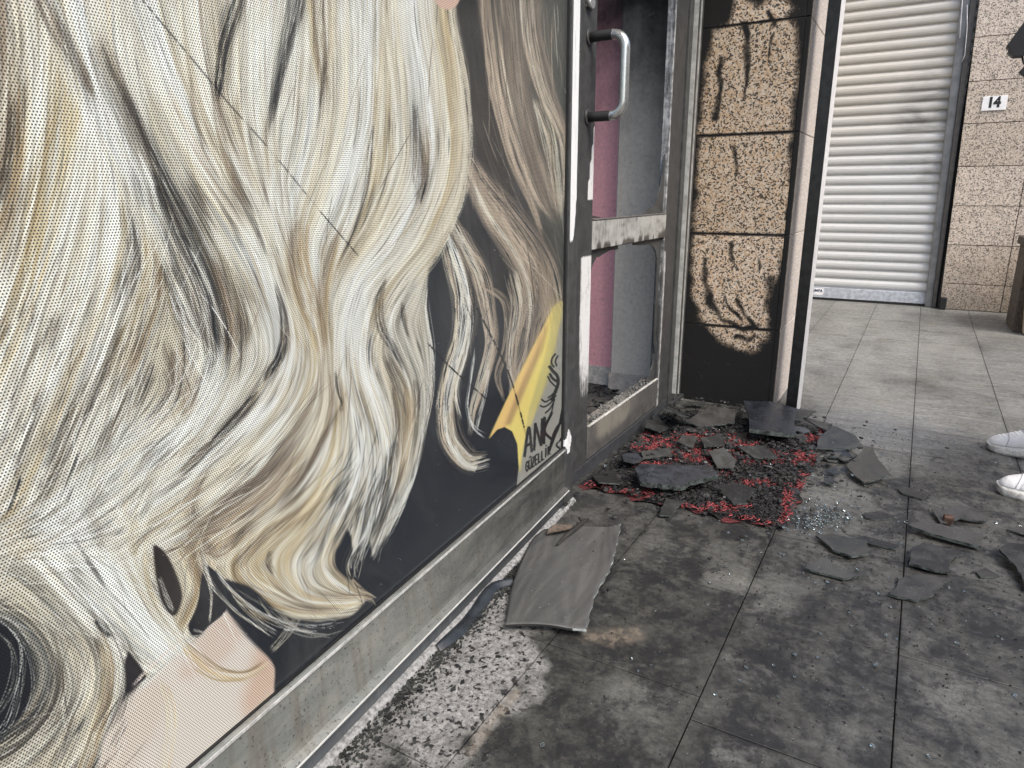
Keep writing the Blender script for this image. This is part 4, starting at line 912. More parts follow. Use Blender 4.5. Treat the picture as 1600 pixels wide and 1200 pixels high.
for i in range(420):                       # charred rubbish on the salon floor
    x, y = rr.uniform(2.2, 3.28), rr.uniform(1.03, 1.9); r = rr.uniform(.006, .03)
    P = [(x+r*math.cos(a)*rr.uniform(.4,1.2), y+r*math.sin(a)*rr.uniform(.4,1.2), .012+rr.uniform(0,.01)) for a in (0, 1.3, 2.6, 3.9, 5.1)]
    prism(P, (rr.uniform(-.01,.01), rr.uniform(-.01,.01), rr.uniform(.004, .02)), bm)
ob('charred_rubbish', bm, simple('charred_bits', (.04,.038,.035), .8, var=.9, sc=70), kind='stuff')
# ------------------------------------------------------------------ granite pillar
pil = empty('granite_pillar', (3.6, .73, 0), 'granite clad pillar black with soot around a pale patch of cleaned stone', 'pillar')
ob('core', box(3.312, 3.94, .525, 1.24, 0, 2.7), simple('pillar_core', (.05,.05,.05), .9), pil)
CLEAN = [(1152,-20),(1165,4),(1182,18),(1196,2),(1215,-8),(1232,6),(1240,16),(1226,26),(1240,40),(1245,90),(1242,130),(1238,180),(1232,210),(1232,270),(1236,330),(1228,372),
         (1218,420),(1206,452),(1196,470),(1199,500),(1196,528),(1180,549),(1150,545),(1122,530),(1100,504),(1085,460),(1081,420),(1083,365),(1090,300),(1093,215),(1098,160),(1105,100),(1118,48),(1140,36)]
CUTS = [([(1165,42),(1167,90),(1167,120),(1164,150)],.012),([(1126,90),(1122,150),(1118,185)],.010),([(1145,232),(1150,255),(1148,275)],.009),([(1140,382),(1144,405)],.013),([(1184,405),(1186,420)],.006),
        ([(1102,405),(1103,440),(1110,475),(1130,500),(1160,512),(1182,508)],.012),([(1205,440),(1210,475),(1212,500)],.022),([(1130,462),(1140,482),(1160,498)],.007),([(1152,470),(1165,490),(1178,508)],.010),
        ([(1150,524),(1165,532),(1178,524)],.010),([(1232,300),(1230,340)],.006),([(1200,20),(1206,40)],.012),([(1204,55),(1200,90)],.006)]
def YZ(pp): return [(lambda v: (v.y, v.z))(onx(x, y, 3.29)) for x, y in pp]
CPL = YZ(CLEAN); CCT = [(YZ(p), w_) for p, w_ in CUTS]
def psoot(c):
    y, z = c[:, 1].astype(float), c[:, 2].astype(float)
    y, z = y+.020*(vnoise(y*26+7, z*22)-.5)+.005*(vnoise(y*110, z*110+3)-.5), z+.02*(vnoise(y*24, z*24+50)-.5)
    d = poly_dist(CPL, y, z); ins = np.where(in_poly(CPL, y, z), d, -d)
    s = 1-sstep(-.034, .034, ins)
    for p, w_ in CCT: s = np.maximum(s, (1-sstep(w_*.1, w_*(1.4+1.8*vnoise(y*25, z*14)), poly_dist(p, y, z, False)))*(.70+.30*vnoise(y*40+9, z*20)))
    for zj in (.384, .812, 1.243, 1.686): s = np.maximum(s, .9*(1-sstep(.002, .010+.008*vnoise(y*30, y*0+zj*9), np.abs(c[:, 2]-zj))))
    return np.maximum(s, .16)
ZC = [(.002, .3825), (.3855, .8105), (.8135, 1.2415), (1.2445, 1.6845), (1.6875, 2.12)]
for z0, z1 in ZC:
    o = ob('granite_tile', dense(box(3.29, 3.311, .5245, .9535, z0, z1, .0015), .007), GRN, pil); set_attr(o.data, 'soot', psoot)
    b = box(3.29, 3.95, .503, .5235, z0, z1, .0022)
    o = ob('granite_tile', dense(b, .03), GRS, pil)
    set_attr(o.data, 'soot', lambda c: np.clip(1.05-sstep(3.289, 3.34, c[:,0])*1.0+.25*sstep(.2,.02,c[:,2]), .0, 1)*np.where(c[:,0] < 3.2935, 1, .7))
ob('mortar', box(3.294, 3.312, .5215, .953, .001, 2.12), GASK, pil)
# slender steel post against the pillar
post = empty('steel_post', (3.35, .41, 0), 'slim steel post with a black face and a white side in front of the pillar', 'post')
ob('black_face', box(3.27, 3.279, .394, .4415, .0, 2.6, .001), simple('black_steel', (.012,.012,.012), .35, var=.6), post)  # dark front, light side: paint with the lighting contrast put into it
ob('web', box(3.2795, 3.42, .395, .4405, .0, 2.6, .001), simple('white_steel', (.74,.73,.71), .45, var=.1), post)
# shop front continuing behind the post
ob('far_shop_wall', box(3.951, 7.3, .93, 1.2, 0, 3.0), simple('cream_render', (.5,.47,.42), .8), kind='structure')
# ------------------------------------------------------------------ roller shutter
SX = 7.15
sh = empty('roller_shutter', (SX, .35, 0), 'closed white roller shutter with smoke smudges at the end of the passage', 'shutter')
SHM = m_shutter(); PITCH = .0842
prof = [(SX+.012, 0), (SX+.012, .010), (SX+.002, .014), (SX-.008, .024), (SX-.0115, .040), (SX-.0105, .058), (SX-.003, .074), (SX+.004, .0800), (SX+.004, .0842), (SX+.02, .0842), (SX+.02, 0)]
b = prism([(x, -.16, z) for x, z in prof], (0, 1.09, 0))
for f in b.faces: f.smooth = False
s0 = None
for i in range(33):
    z = .121+PITCH*i
    if s0 is None: s0 = ob('slat', b, SHM, sh, loc=(0, 0, z)); lz = s0.location.z
    else:
        c = s0.copy(); COL.objects.link(c); c.location.z = lz+PITCH*i
ob('bottom_bar', box(SX-.016, SX+.02, -.16, .93, .022, .120, .003), simple('grey_bar', (.44,.47,.52), .4, .1), sh)
ob('rubber_strip', box(SX-.012, SX+.02, -.16, .93, .002, .0215, .002), GASK, sh)
st = ob('sticker', box(SX-.0175, SX-.0162, .735, .838, .045, .108), simple('white_sticker', (.80,.80,.80), .4), sh)
def text(name, s, size, loc, axes, mat, par, thick=.0006, bold=0., sx=1.):
    cu = bpy.data.curves.new(name, 'FONT'); cu.body = s; cu.size = size; cu.extrude = thick; cu.offset = bold; cu.align_x = 'CENTER'; cu.align_y = 'CENTER'
    t = bpy.data.objects.new(name, cu); COL.objects.link(t); bpy.context.view_layer.update()
    dg = bpy.context.evaluated_depsgraph_get(); me = bpy.data.meshes.new_from_object(t.evaluated_get(dg)); bpy.data.objects.remove(t)
    ax, ay = Vector(axes[0]), Vector(axes[1]); an = ax.cross(ay)
    for v in me.vertices: v.co = Vector(loc)+ax*v.co.x*sx+ay*v.co.y+an*v.co.z
    return ob(name, me, mat, par)
INK = simple('blue_print', (.02,.05,.12), .5); BLK = simple('black_print', (.012,.012,.012), .5)
text('sticker_lettering', 'OMPA', .036, (SX-.0182, .793, .085), ((0,-1,0),(0,0,1)), INK, st, .0004, .0008)
text('sticker_small_print', 'S', .03, (SX-.0182, .752, .082), ((0,-1,0),(0,0,1)), INK, st, .0004)
GD = simple('guide_paint', (.155,.16,.165), .42, .2, var=.25, sc=9)
DKG = simple('dark_guide', (.065,.06,.055), .5)
def leanbox(yb0, yb1, yt0, yt1, x0, x1, z1):
    bm = bmesh.new(); v = [bm.verts.new(p) for p in ((x0,yb0,.003),(x1,yb0,.003),(x1,yb1,.003),(x0,yb1,.003),(x0,yt0,z1),(x1,yt0,z1),(x1,yt1,z1),(x0,yt1,z1))]
    for q in ((0,3,2,1),(4,5,6,7),(0,1,5,4),(1,2,6,5),(2,3,7,6),(3,0,4,7)): bm.faces.new([v[i] for i in q])
    bmesh.ops.recalc_face_normals(bm, faces=bm.faces); bmesh.ops.bevel(bm, geom=bm.edges[:], offset=.003, segments=1, affect='EDGES'); return bm
gr = ob('guide_rail', leanbox(-.160, -.106, -.085, -.018, 7.10, 7.16, 2.75), GD, sh)
ob('guide_return', leanbox(-.190, -.1605, -.132, -.0855, 7.085, 7.16, 2.75), DKG, sh)
ob('cable', tube([(7.083, -.02-.0, 2.62), (7.083, -.035, 2.5), (7.083, -.05, 2.3), (7.083,-.06,2.18)], .0035, 6), simple('white_cable', (.6,.6,.6), .5), sh)
ob('cable', tube([(7.083, -.075, 2.42), (7.083, -.10, 2.25), (7.083, -.112, 2.05), (7.083,-.10,2.0)], .0035, 6), simple('white_cable', (.6,.6,.6), .5), sh)
# ------------------------------------------------------------------ granite wall with the house number
gw = empty('granite_wall', (7.1, -.9, 0), 'granite tiled wall right of the roller shutter', 'wall')
ob('dark_gap_lining', box(7.165, 7.4, -.26, -.10, 0, 3.2), GASK, gw)
ob('backing', box(7.073, 7.4, -2.4, -.20, 0, 3.2), simple('dark_joint', (.03,.03,.03), .9), gw)
ZW = [.003, .225, .551, .872, 1.188, 1.522, 1.842, 2.169, 2.5, 2.83]; YW = [-.2, -.655, -1.19, -1.72, -2.25]
for i, (z0, z1) in enumerate(zip(ZW, ZW[1:])):
    for j, (ya, yb) in enumerate(zip(YW, YW[1:])):
        sh_ = 0 if i in (0, 2, 3) else .0
        l0, l1 = (ya, ya) if j else (-.215+.026*z0, -.215+.026*z1)
        g = .0028; dz = rj.uniform(-.0012, .0012)
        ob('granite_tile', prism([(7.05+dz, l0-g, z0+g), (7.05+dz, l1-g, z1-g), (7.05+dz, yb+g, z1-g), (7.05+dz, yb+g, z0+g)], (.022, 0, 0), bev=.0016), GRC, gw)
nb = empty('house_number_plate', (7.045, -.366, 1.668), 'small white house number plate reading 14 on the granite wall', 'number plate')
ob('plate', box(7.041, 7.0485, -.449, -.283, 1.614, 1.722, .002), simple('white_enamel', (.82,.82,.81), .35, var=.06), nb)
text('digits', '14', .105, (7.0400, -.362, 1.672), ((0,-1,0),(0,0,1)), BLK, nb, .0006, .0055, .85)
cap = ob('rail_stop', box(7.00, 7.046, -.262, -.215, .002, .105, .004), simple('black_plastic', (.012,.012,.012), .5)); tag(cap, 'small black box on the floor at the foot of the shutter guide', 'box')

# ------------------------------------------------------------------ added overhang above the shops, houses across the street (seen in the window glass)
ob('shade_overhang', box(-3, 3.94, .42, 1.3, 2.72, 5.5), simple('upper_render', (.42,.39,.35), .8), kind='structure')  # unseen, put in to darken the doorway and the pillar top
for x0, x1, h, col, lab in ((-9, 8.6, 7.5, (.30,.28,.25), 'wide grey house across the street, facing the shop window'), (8.7, 12.55, 3.1, (.36,.33,.29), 'low shed between two tall houses across the street'), (12.65, 44, 10.5, (.34,.32,.30), 'tall pale apartment house across the street')):
    t = empty('street_house', ((x0+x1)/2, -13, 0), lab, 'house')
    ob('facade', box(x0, x1, -15, -11.5, -.2, h), simple('house_render', col, .85, sc=4), t)
    wn = None
    for i in range(int((x1-x0)/2.2)):
        for k in range(int((h-1)/3)):
            xx, zz = x0+.8+2.2*i, 1.2+3*k
            if wn is None: wn = ob('house_window', box(0, 1.1, -.04, .03, 0, 1.4), simple('dim_window', (.03,.035,.04), .1), t, loc=(xx, -11.5, zz)); b0 = wn.location.copy(); f0 = Vector((xx, -11.5, zz))
            else: c_ = wn.copy(); COL.objects.link(c_); c_.location = b0+Vector((xx, -11.5, zz))-f0
# ------------------------------------------------------------------ burnt doormat
MX0, MX1, MY0, MY1 = 2.045, 3.07, .245, .915
mp = [onz(*p, .008)[:2] for p in [(903,767),(1050,799),(1130,816),(1210,833),(1240,790),(1268,735),(1300,690),(1250,660),(1060,640),(1000,690)]]
dm = empty('doormat', (2.55, .58, 0), 'red coil doormat burnt black in front of the salon door', 'doormat')
def mat_pt(u, v):
    x = MX0+(MX1-MX0)*u; y = MY0+(MY1-MY0)*v
    x += .012*math.sin(v*17)+.01*math.sin(v*41+1); y += .012*math.sin(u*19)+.008*math.sin(u*47)
    return Vector((x, y, .006+.004*math.sin(u*37+v*23)+.003*math.sin(u*71-v*53)))
b = grid(mat_pt, 110, 80)
REDS = [(1090,700,75,22),(1040,705,60,14),(1180,720,50,14),(1130,720,60,14),(1150,695,50,12),(1180,762,40,7),(1250,720,20,12),(1020,735,30,8),(1100,745,50,8),(1130,800,40,6),(1010,690,40,10),(975,778,75,5),(935,765,20,4),(1230,790,12,40),(1085,722,40,10),(960,710,14,8),(1265,690,16,8)]
RE = []
for px_, py_, rx, ry in REDS:
    c = onz(px_, py_); RE.append((c, (onz(px_+rx, py_)-c)[:2], (onz(px_, py_+ry)-c)[:2]))
def unburnt(X, Y):
    r = np.zeros(X.shape)
    for e in RE: r = np.maximum(r, ell(X, Y, e))
    ed = np.minimum(np.abs(X-MX0), np.abs(Y-MY0)); return np.maximum(r, .9*(1-sstep(.012, .03, ed))*(.5+.5*np.sin(X*23+Y*31) > .25))
o = ob('mat_base', b, m_mat(), dm); set_attr(o.data, 'burn', lambda c: 1-.95*unburnt(c[:, 0], c[:, 1]))
# loose coils of the mat where it did not burn, and charred ones elsewhere
rc = np.random.RandomState(5)
def coils(n, red, seed):
    rc = np.random.RandomState(seed); bm = bmesh.new(); k = 0
    while k < n:
        X, Y = rc.uniform(MX0+.005, MX1-.005), rc.uniform(MY0, MY1-.01); u_ = unburnt(np.array([X]), np.array([Y]))[0]
        if (rc.rand() > u_**1.1*.9) == red: continue
        k += 1; r = rc.uniform(.004, .010); a0 = rc.rand()*6.3; z0 = .012+rc.rand()*.008; tl = rc.uniform(-.8, .8); n_ = 7
        P = [(X+r*math.cos(a0+t)*(1+.3*rc.rand())+t*.0015, Y+r*math.sin(a0+t), z0+r*tl*math.sin(a0+t)+rc.rand()*.002) for t in np.linspace(0, rc.uniform(3, 6.4), n_)]
        tube(P, rc.uniform(.0011, .0019), 3, bm, False)
    return bm
ob('red_coils', coils(2000, True, 5), simple('red_vinyl', (.27, .05, .052), .5, var=.9, sc=140), dm, kind='stuff')
ob('charred_coils', coils(4200, False, 6), simple('charred_vinyl', (.022, .020, .021), .6, var=.8, sc=60), dm, kind='stuff')
# ------------------------------------------------------------------ pieces of sooted glass
SH = m_shard(); EDG = simple('glass_edge', (.055,.065,.062), .2, var=.8, sc=50)
SHB = m_shard('brown_sooted_glass', (.035,.033,.028), (.075,.070,.058)); SHL = m_shard('grey_sooted_glass', (.022,.023,.022), (.064,.064,.060))
SHU = m_shard('blue_black_melt', (.012,.014,.018), (.05,.056,.068), (.2,.45))
rs = random.Random(21)
G1 = 'sooted glass shards on the pavement'
def shard(px, label, z=.004, th=.0048, tilt=(0, 0), mat=None, name='glass_shard', cat='glass shard', group=G1, rough=.0022, curl=0, base=0):
    P = [onz(x, y, z+base) for x, y in px]; c = sum(P, Vector())/len(P)
    Q = []
    for a, b in zip(P, P[1:]+P[:1]):
        n = max(1, int((b-a).length/.018)); t = (b-a).normalized() if (b-a).length else Vector(); nn = Vector((-t.y, t.x, 0))
        bow = rs.uniform(-.05, .05)*(b-a).length
        for i in range(n): s = i/n; Q.append(a.lerp(b, s)+nn*(bow*math.sin(math.pi*s)+(rs.uniform(-rough, rough) if i else 0)))
    h = [tilt[0]*(q.x-c.x)+tilt[1]*(q.y-c.y)+curl*(q-c).length**2 for q in Q]; m0 = min(h)
    bm = bmesh.new()
    top = [bm.verts.new((q.x-c.x, q.y-c.y, th+k-m0)) for q, k in zip(Q, h)]; bot = [bm.verts.new((q.x-c.x, q.y-c.y, k-m0)) for q, k in zip(Q, h)]
    f = bm.faces.new(top); g = bm.faces.new(bot[::-1])
    n = len(top); sides = [bm.faces.new((bot[i], bot[(i+1) % n], top[(i+1) % n], top[i])) for i in range(n)]
    for s in sides: s.material_index = 1
    bmesh.ops.recalc_face_normals(bm, faces=bm.faces)
    bmesh.ops.triangulate(bm, faces=[f, g])
    o = ob(name, bm, [mat or SH, EDG], loc=(c.x, c.y, z+base-.002)); return tag(o, label, cat, group)
shard([(1160,643),(1200,642),(1247,650),(1244,683),(1200,682),(1170,680)], 'square black glass slab with a glossy front rim at the foot of the pillar', .055, .016, (.05,.10), SHU, 'glass_slab', rough=.001)
shard([(1222,648),(1245,646),(1274,651),(1262,657),(1224,659)], 'thin shard lying on the clean tile right behind the black glass slab', .03, tilt=(.1, -.1))
shard([(1248,655),(1262,657),(1296,664),(1322,682),(1316,684),(1280,672)], 'long dark sliver of glass pointing away from the black slab', .02, tilt=(-.05,.1))
shard([(1282,689),(1300,678),(1335,688),(1345,700),(1318,704),(1276,702)], 'wide grey shard at the right edge of the debris pile behind the diamond shaped one', .03, mat=SHL, tilt=(.15,.1))
shard([(1258,704),(1275,706),(1292,713),(1278,722),(1262,712)], 'small grey shard at the right end of the pile next to green glass splinters', .012, mat=SHL)
shard([(1290,712),(1322,706),(1342,712),(1318,723)], 'greenish shard just left of the diamond shaped shard', .012, mat=SHL, tilt=(0,.1))
shard([(1352,710),(1362,712),(1378,735),(1389,748),(1350,755),(1334,745),(1322,731)], 'diamond shaped brownish shard lying alone right of the debris pile', .016, .006, (.10,-.06), SHB)
shard([(1403,764),(1425,763),(1451,777),(1440,781),(1410,772)], 'flat black flake between the diamond shard and the sneakers', .004)
shard([(1455,797),(1470,800),(1500,792),(1546,811),(1540,817),(1500,812),(1470,818)], 'ragged black strip with a brown lump in front of the sneakers', .010, tilt=(.04,0))
lump = ob('charred_wood_lump', box(-.012,.012,-.014,.014,0,.03,.004), simple('brown_char', (.06,.03,.02), .7, var=.7, sc=90), loc=onz(1480,819)); tag(lump, 'small square reddish brown lump at the near end of the ragged black strip', 'wood lump')
shard([(1418,827),(1436,820),(1470,825),(1536,838),(1532,857),(1490,848)], 'long board-like black shard with a straight near edge', .012, .009, (.02,.04))
shard([(1425,861),(1441,853),(1508,867),(1482,880),(1486,896),(1455,893),(1420,884)], 'broad black shard with a concave right end just behind the half round one', .010, .007, (.03,.05))
shard([(1389,930),(1404,906),(1440,899),(1484,906),(1466,925),(1432,941)], 'half round black shard with a pale curved front edge below the concave one', .006, .006)
shard([(1258,889),(1288,871),(1300,882),(1346,902),(1318,906)], 'triangular grey shard with a chipped left corner, lowest left of the loose shards', .008, .006, (.02,.0), SHL)
shard([(1274,838),(1300,836),(1355,850),(1357,869),(1330,872),(1300,860)], 'oval greenish black shard directly above the triangular grey one', .010, .006, (.03,-.04), SHL)
shard([(1350,802),(1378,800),(1400,808),(1370,813),(1352,810)], 'small dull shard lying flat right of the clear glass crumbs', .004)
shard([(1560,866),(1574,858),(1650,872),(1660,960),(1602,920)], 'large black shard cut off by the right edge of the picture', .012, .008, (.06,-.05))
shard([(1524,894),(1540,888),(1562,901),(1532,903)], 'tiny black splinter left of the large shard at the right edge', .004)
shard([(1330,842),(1350,838),(1406,853),(1400,859)], 'narrow black sliver between the oval shard and the long board-like one', .006)
shard([(1572,828),(1640,820),(1650,834),(1600,837)], 'dark flake below the nearer sneaker at the right edge', .006)
shard([(1038,646),(1056,641),(1074,655),(1062,669),(1040,668)], 'grey shard leaning in the corner between door and pillar', .05, .005, (-.35,.30), SHL)
shard([(1106,713),(1130,708),(1150,722),(1146,733),(1120,732)], 'rounded greenish shard in the middle of the red coils', .030, mat=SHL, tilt=(.1,.1))
shard([(1112,766),(1150,762),(1182,770),(1168,788),(1146,789)], 'curved black shard on the near right part of the doormat', .022, .006, (.10,.05))
shard([(992,742),(1004,736),(1060,737),(1106,735),(1122,750),(1062,766),(1000,760)], 'crumpled blue black melted plastic heap near the front of the doormat', .045, .018, (.05,.05), SHU, 'melted_plastic', 'melted plastic', None, .006)
shard([(1030,806),(1040,786),(1066,790),(1050,807)], 'small shard with a white chipped rim on the front edge of the doormat', .010, mat=SHL, tilt=(.15,0))
shard([(1000,706),(1046,700),(1050,713),(1004,718)], 'flat grey shard on the left side of the red coils', .03, mat=SHL)
shard([(1058,694),(1066,688),(1090,690),(1082,701)], 'small dark shard behind the brightest red coils', .035, tilt=(.2,.1))
shard([(1094,692),(1124,685),(1132,697),(1100,701)], 'pale green edged shard behind the rounded one', .035, mat=SHL, tilt=(.1,.2))
shard([(1150,701),(1192,702),(1216,717),(1178,716)], 'long grey shard below the black glass slab', .03, mat=SHL, tilt=(.1,.05))
shard([(1070,662),(1110,648),(1150,652),(1148,664),(1096,668)], 'long black shard lying along the foot of the pillar', .03, tilt=(.2,.1))
shard([(1010,664),(1030,655),(1046,668),(1030,680),(1008,676)], 'green tinted shard close to the bottom rail of the door', .03, mat=SHL, tilt=(-.1,.2))
shard([(925,748),(950,738),(975,744),(968,760),(935,762)], 'blackened shard in the left corner of the doormat beside the window frame', .018, tilt=(-.1,.1))
shard([(972,720),(994,708),(1004,722),(990,736),(974,734)], 'dark blue shard against the door left of the grey one', .03, mat=SHU, tilt=(-.2,.1))
for k in range(130):                       # the nameless small pieces of the pile
    while True:
        x, y = rs.uniform(2.06, 3.22), rs.uniform(.10, .92)
        if ((x-2.65)/.62)**2+((y-.58)/.42)**2 < 1.15: break
    r = rs.uniform(.012, .034)*rs.choice([.6, .8, 1, 1.3]); n = rs.choice([3, 4, 4, 5]); a0 = rs.random()*6.3
    pts = [(x+r*rs.uniform(.5, 1.3)*math.cos(a0+6.283*i/n), y+r*rs.uniform(.4, 1.2)*math.sin(a0+6.283*i/n)) for i in range(n)]
    bm = bmesh.new(); tx, ty = rs.uniform(-.24, .24), rs.uniform(-.24, .24)
    top = [bm.verts.new((px-x, py-y, tx*(px-x)+ty*(py-y)+.0045)) for px, py in pts]; bot = [bm.verts.new((px-x, py-y, tx*(px-x)+ty*(py-y))) for px, py in pts]
    bm.faces.new(top); bm.faces.new(bot[::-1])
    for i in range(n): bm.faces.new((bot[i], bot[(i+1) % n], top[(i+1) % n], top[i])).material_index = 1
    bmesh.ops.recalc_face_normals(bm, faces=bm.faces)
    m_ = rs.choice([SH, SH, SHL, SHU])
    o = ob('glass_fragment', bm, [m_, EDG], loc=(x, y, .012+r*.22+.004*rs.random()))
    zn = ('near the window frame corner' if x < 2.3 and y > .55 else 'along the front edge of the doormat' if x < 2.3 else 'at the foot of the pillar' if x > 2.95 and y > .45 else 'on the paving right of the doormat' if y < .28 else 'close to the door rail' if y > .75 else 'in the middle of the red coils')
    cl = 'blue black' if m_ is SHU else 'grey' if m_ is SHL else 'sooty black'
    cl = ('tiny ' if r < .018 else 'small ')+cl+' '+{3: 'triangular', 4: 'four cornered', 5: 'five cornered'}[n]
    tag(o, '%s glass fragment lying %s' % (cl, zn), 'glass fragment', '%s glass fragments lying %s' % (cl, zn))
def scatter(n, fn, rmin, rmax, seed, flat=.6):
    r_ = random.Random(seed); bm = bmesh.new()
    for _ in range(n):
        x, y, z = fn(r_); r = r_.uniform(rmin, rmax); m = r_.choice([3, 4, 5]); a0 = r_.random()*6.3
        P = [(x+r*r_.uniform(.6,1.3)*math.cos(a0+6.283*i/m), y+r*r_.uniform(.5,1.2)*math.sin(a0+6.283*i/m), z+r_.uniform(0, r*.4)) for i in range(m)]
        prism(P, (r_.uniform(-.4,.4)*r, r_.uniform(-.4,.4)*r, r*flat*r_.uniform(.5,1.6)), bm)
    return bm
Mg = Mat('clear_glass_crumb'); Mg.b.inputs['Transmission Weight'].default_value = .88; Mg.b.inputs['IOR'].default_value = 1.5
CRG = Mg.fin((.40,.46,.48), .08)
cc = [onz(1262,818), onz(1285,812), onz(1275,800), onz(1310,806)]
def crum(r_):
    c = r_.choice(cc); return (r_.gauss(c.x, .055), r_.gauss(c.y, .036), r_.uniform(.0, .008))
tag(ob('glass_crumbs', scatter(230, crum, .0018, .0055, 3, .8), CRG), 'heap of clear toughened glass crumbs right of the doormat', 'glass crumbs', kind='stuff')
def allo(r_):
    t = r_.random()
    if t < .35: return (r_.gauss(2.6, .42), r_.gauss(.5, .32), r_.uniform(.012, .03))
    if t < .7: return (r_.gauss(2.2, .45), r_.gauss(-.05, .28), .001)
    return (r_.uniform(.8, 3.6), r_.uniform(-.6, .7), .001)
def clampY(fn):
    def g(r_):
        while True:
            p = fn(r_)
            if p[1] < .91+.0*p[0] and p[0] < 3.25 and p[1] < .76+.071*p[0]+.01 and p[0] > .5: return p
    return g
tag(ob('glass_splinters', scatter(330, clampY(allo), .0018, .0062, 9, .5), CRG), 'pale glass splinters strewn over the doormat and the paving', 'glass splinters', kind='stuff')
tag(ob('soot_grit', scatter(4200, clampY(allo), .0006, .0028, 12, .6), simple('soot_grit', (.018,.018,.018), .9, var=.8)), 'black grit and char crumbs scattered over the paving', 'grit', kind='stuff')
def pile(r_): return (min(3.24, r_.gauss(2.62, .3)), min(.905, r_.gauss(.58, .2)), r_.uniform(.008, .03))
tag(ob('charred_crumbs', scatter(2200, pile, .002, .011, 14, .55), SH), 'heap of charred crumbs and melted bits over the doormat', 'charred debris', kind='stuff')
def side(r_):
    s = r_.uniform(.55, 1.75); p = pw(s, abs(r_.gauss(.022, .02))+.006, 0); return (p.x, p.y, .002)
tag(ob('kerb_grit', scatter(2600, side, .0008, .0040, 17, .7), simple('kerb_grit', (.022,.024,.022), .9, var=.8)), 'dark grit gathered along the foot of the window plinth', 'grit', kind='stuff')
# sticks and slivers in the pile
for k, (a, b_) in enumerate([((1060,660),(1108,668)),((1080,650),(1120,672)),((1190,727),(1215,735))]):
    p, q = onz(*a, .035), onz(*b_, .02); o = ob('charred_stick', tube([p-p, (q-p)*.5+Vector((0,0,.004)), q-p], [.004,.005,.003], 6), SH, loc=p)
    tag(o, ['thin charred stick lying flat at the foot of the pillar', 'charred stick crossing over another one beside the pillar foot', 'short charred stick on the doormat below the black slab'][k], 'stick')
# ------------------------------------------------------------------ the big fallen sheet with leaf and twig
L_ = [(789,975),(799,918),(815,872),(832,840),(850,826)]; R_ = [(916,986),(930,932),(952,893),(963,858),(970,824)]
Lw = [onz(x, y, .022) for x, y in L_]; Rw = [onz(x, y, .022) for x, y in R_]
def cr(P, t):
    t = t*(len(P)-1); i = min(int(t), len(P)-2); f = t-i; p0 = P[max(i-1,0)]; p1, p2 = P[i], P[i+1]; p3 = P[min(i+2, len(P)-1)]
    return .5*((2*p1)+(p2-p0)*f+(2*p0-5*p1+4*p2-p3)*f*f+(3*p1-p0-3*p2+p3)*f**3)
def sheet(u, v, dz=0):
    a, c = cr(Lw, v), cr(Rw, v); p = a.lerp(c, u); p.z = .020+.010*math.sin(math.pi*u)+.016*max(0, u-.8)/.2*(.4+.6*v)-.004*math.sin(math.pi*v)+dz
    e = .0022*math.sin(v*60)*(u > .97); p.y += e
    return p
bm = grid(lambda u, v: sheet(u, v), 30, 34); grid(lambda u, v: sheet(u, v, -.006), 30, 34, bm)
N1 = 35; bm.verts.ensure_lookup_table(); half = 31*35
def vi(i, j, k): return bm.verts[k*half+i*N1+j]
for i in range(30):
    for j in (0, 34): f = bm.faces.new((vi(i,j,0), vi(i+1,j,0), vi(i+1,j,1), vi(i,j,1))); f.material_index = 2 if i < 25 else 1
for j in range(34):
    for i in (0, 30): f = bm.faces.new((vi(i,j,0), vi(i,j+1,0), vi(i,j+1,1), vi(i,j,1))); f.material_index = 1 if i else 2
bmesh.ops.recalc_face_normals(bm, faces=bm.faces)
Ms = Mat('back_of_perforated_film'); n = Ms.noise(1., 5, .6, .5, Ms.scale(Ms.P, (5, 26, 5))); f = Ms.noise(8, 5, .65)
vv = Ms.vor(330, Ms.add(Ms.P, (0, 0, 0)), rnd=.15).outputs[0]
cs = Ms.mix(Ms.ss(n, .3, .75), (.075,.075,.073), (.115,.114,.108)); cs = Ms.mix(Ms.ma('MULTIPLY', Ms.ss(vv, .25, .5, .55, 0), 1.), cs, (.03,.03,.03))
cs = Ms.mix(Ms.ma('MULTIPLY', Ms.ss(Ms.noise(160, 2, .5), .74, .76), .8), cs, (.5, .5, .48))
SHEET = Ms.fin(cs, Ms.ss(f, .3, .7, .26, .42), 0, .5, vv, .0004)
o = ob('fallen_sheet', bm, [SHEET, simple('white_edge_sheen', (.30,.33,.32), .3, var=.7, sc=60), simple('dark_edge_shade', (.02,.02,.02), .6)]); tag(o, 'large grey sheet of broken glass with perforated film lying by the window plinth', 'glass sheet')  # right edge coloured as a white reflection, other edges as the dark gap beneath
lf = bmesh.new(); c0, c1 = sheet(.16, .80)+Vector((0,0,.003)), sheet(.40, .955)+Vector((0,0,.004)); ax = (c1-c0); sx_ = Vector((-ax.y, ax.x, 0)).normalized()
def leaf(u, v):
    wd = .5*ax.length*.62*math.sin(math.pi*min(.98, u*.95+.02))**.8*(1-.35*u); t = (v-.5)*2
    return c0+ax*u+sx_*wd*t+Vector((0, 0, .009*abs(t)**1.5+.005*math.sin(u*5)))
ob_l = ob('dry_leaf', grid(leaf, 12, 6, lf), simple('dry_leaf_brown', (.085,.064,.048), .8, var=.45, sc=70)); tag(ob_l, 'dry brown leaf on the upper left corner of the fallen sheet', 'leaf')
p = [sheet(.34, .66)+Vector((0,0,.006)), sheet(.40, .78)+Vector((0,0,.010)), sheet(.47, .88)+Vector((0,0,.014)), sheet(.52, .95)+Vector((0,0,.02)), sheet(.58, .99)+Vector((0,0,.024))]
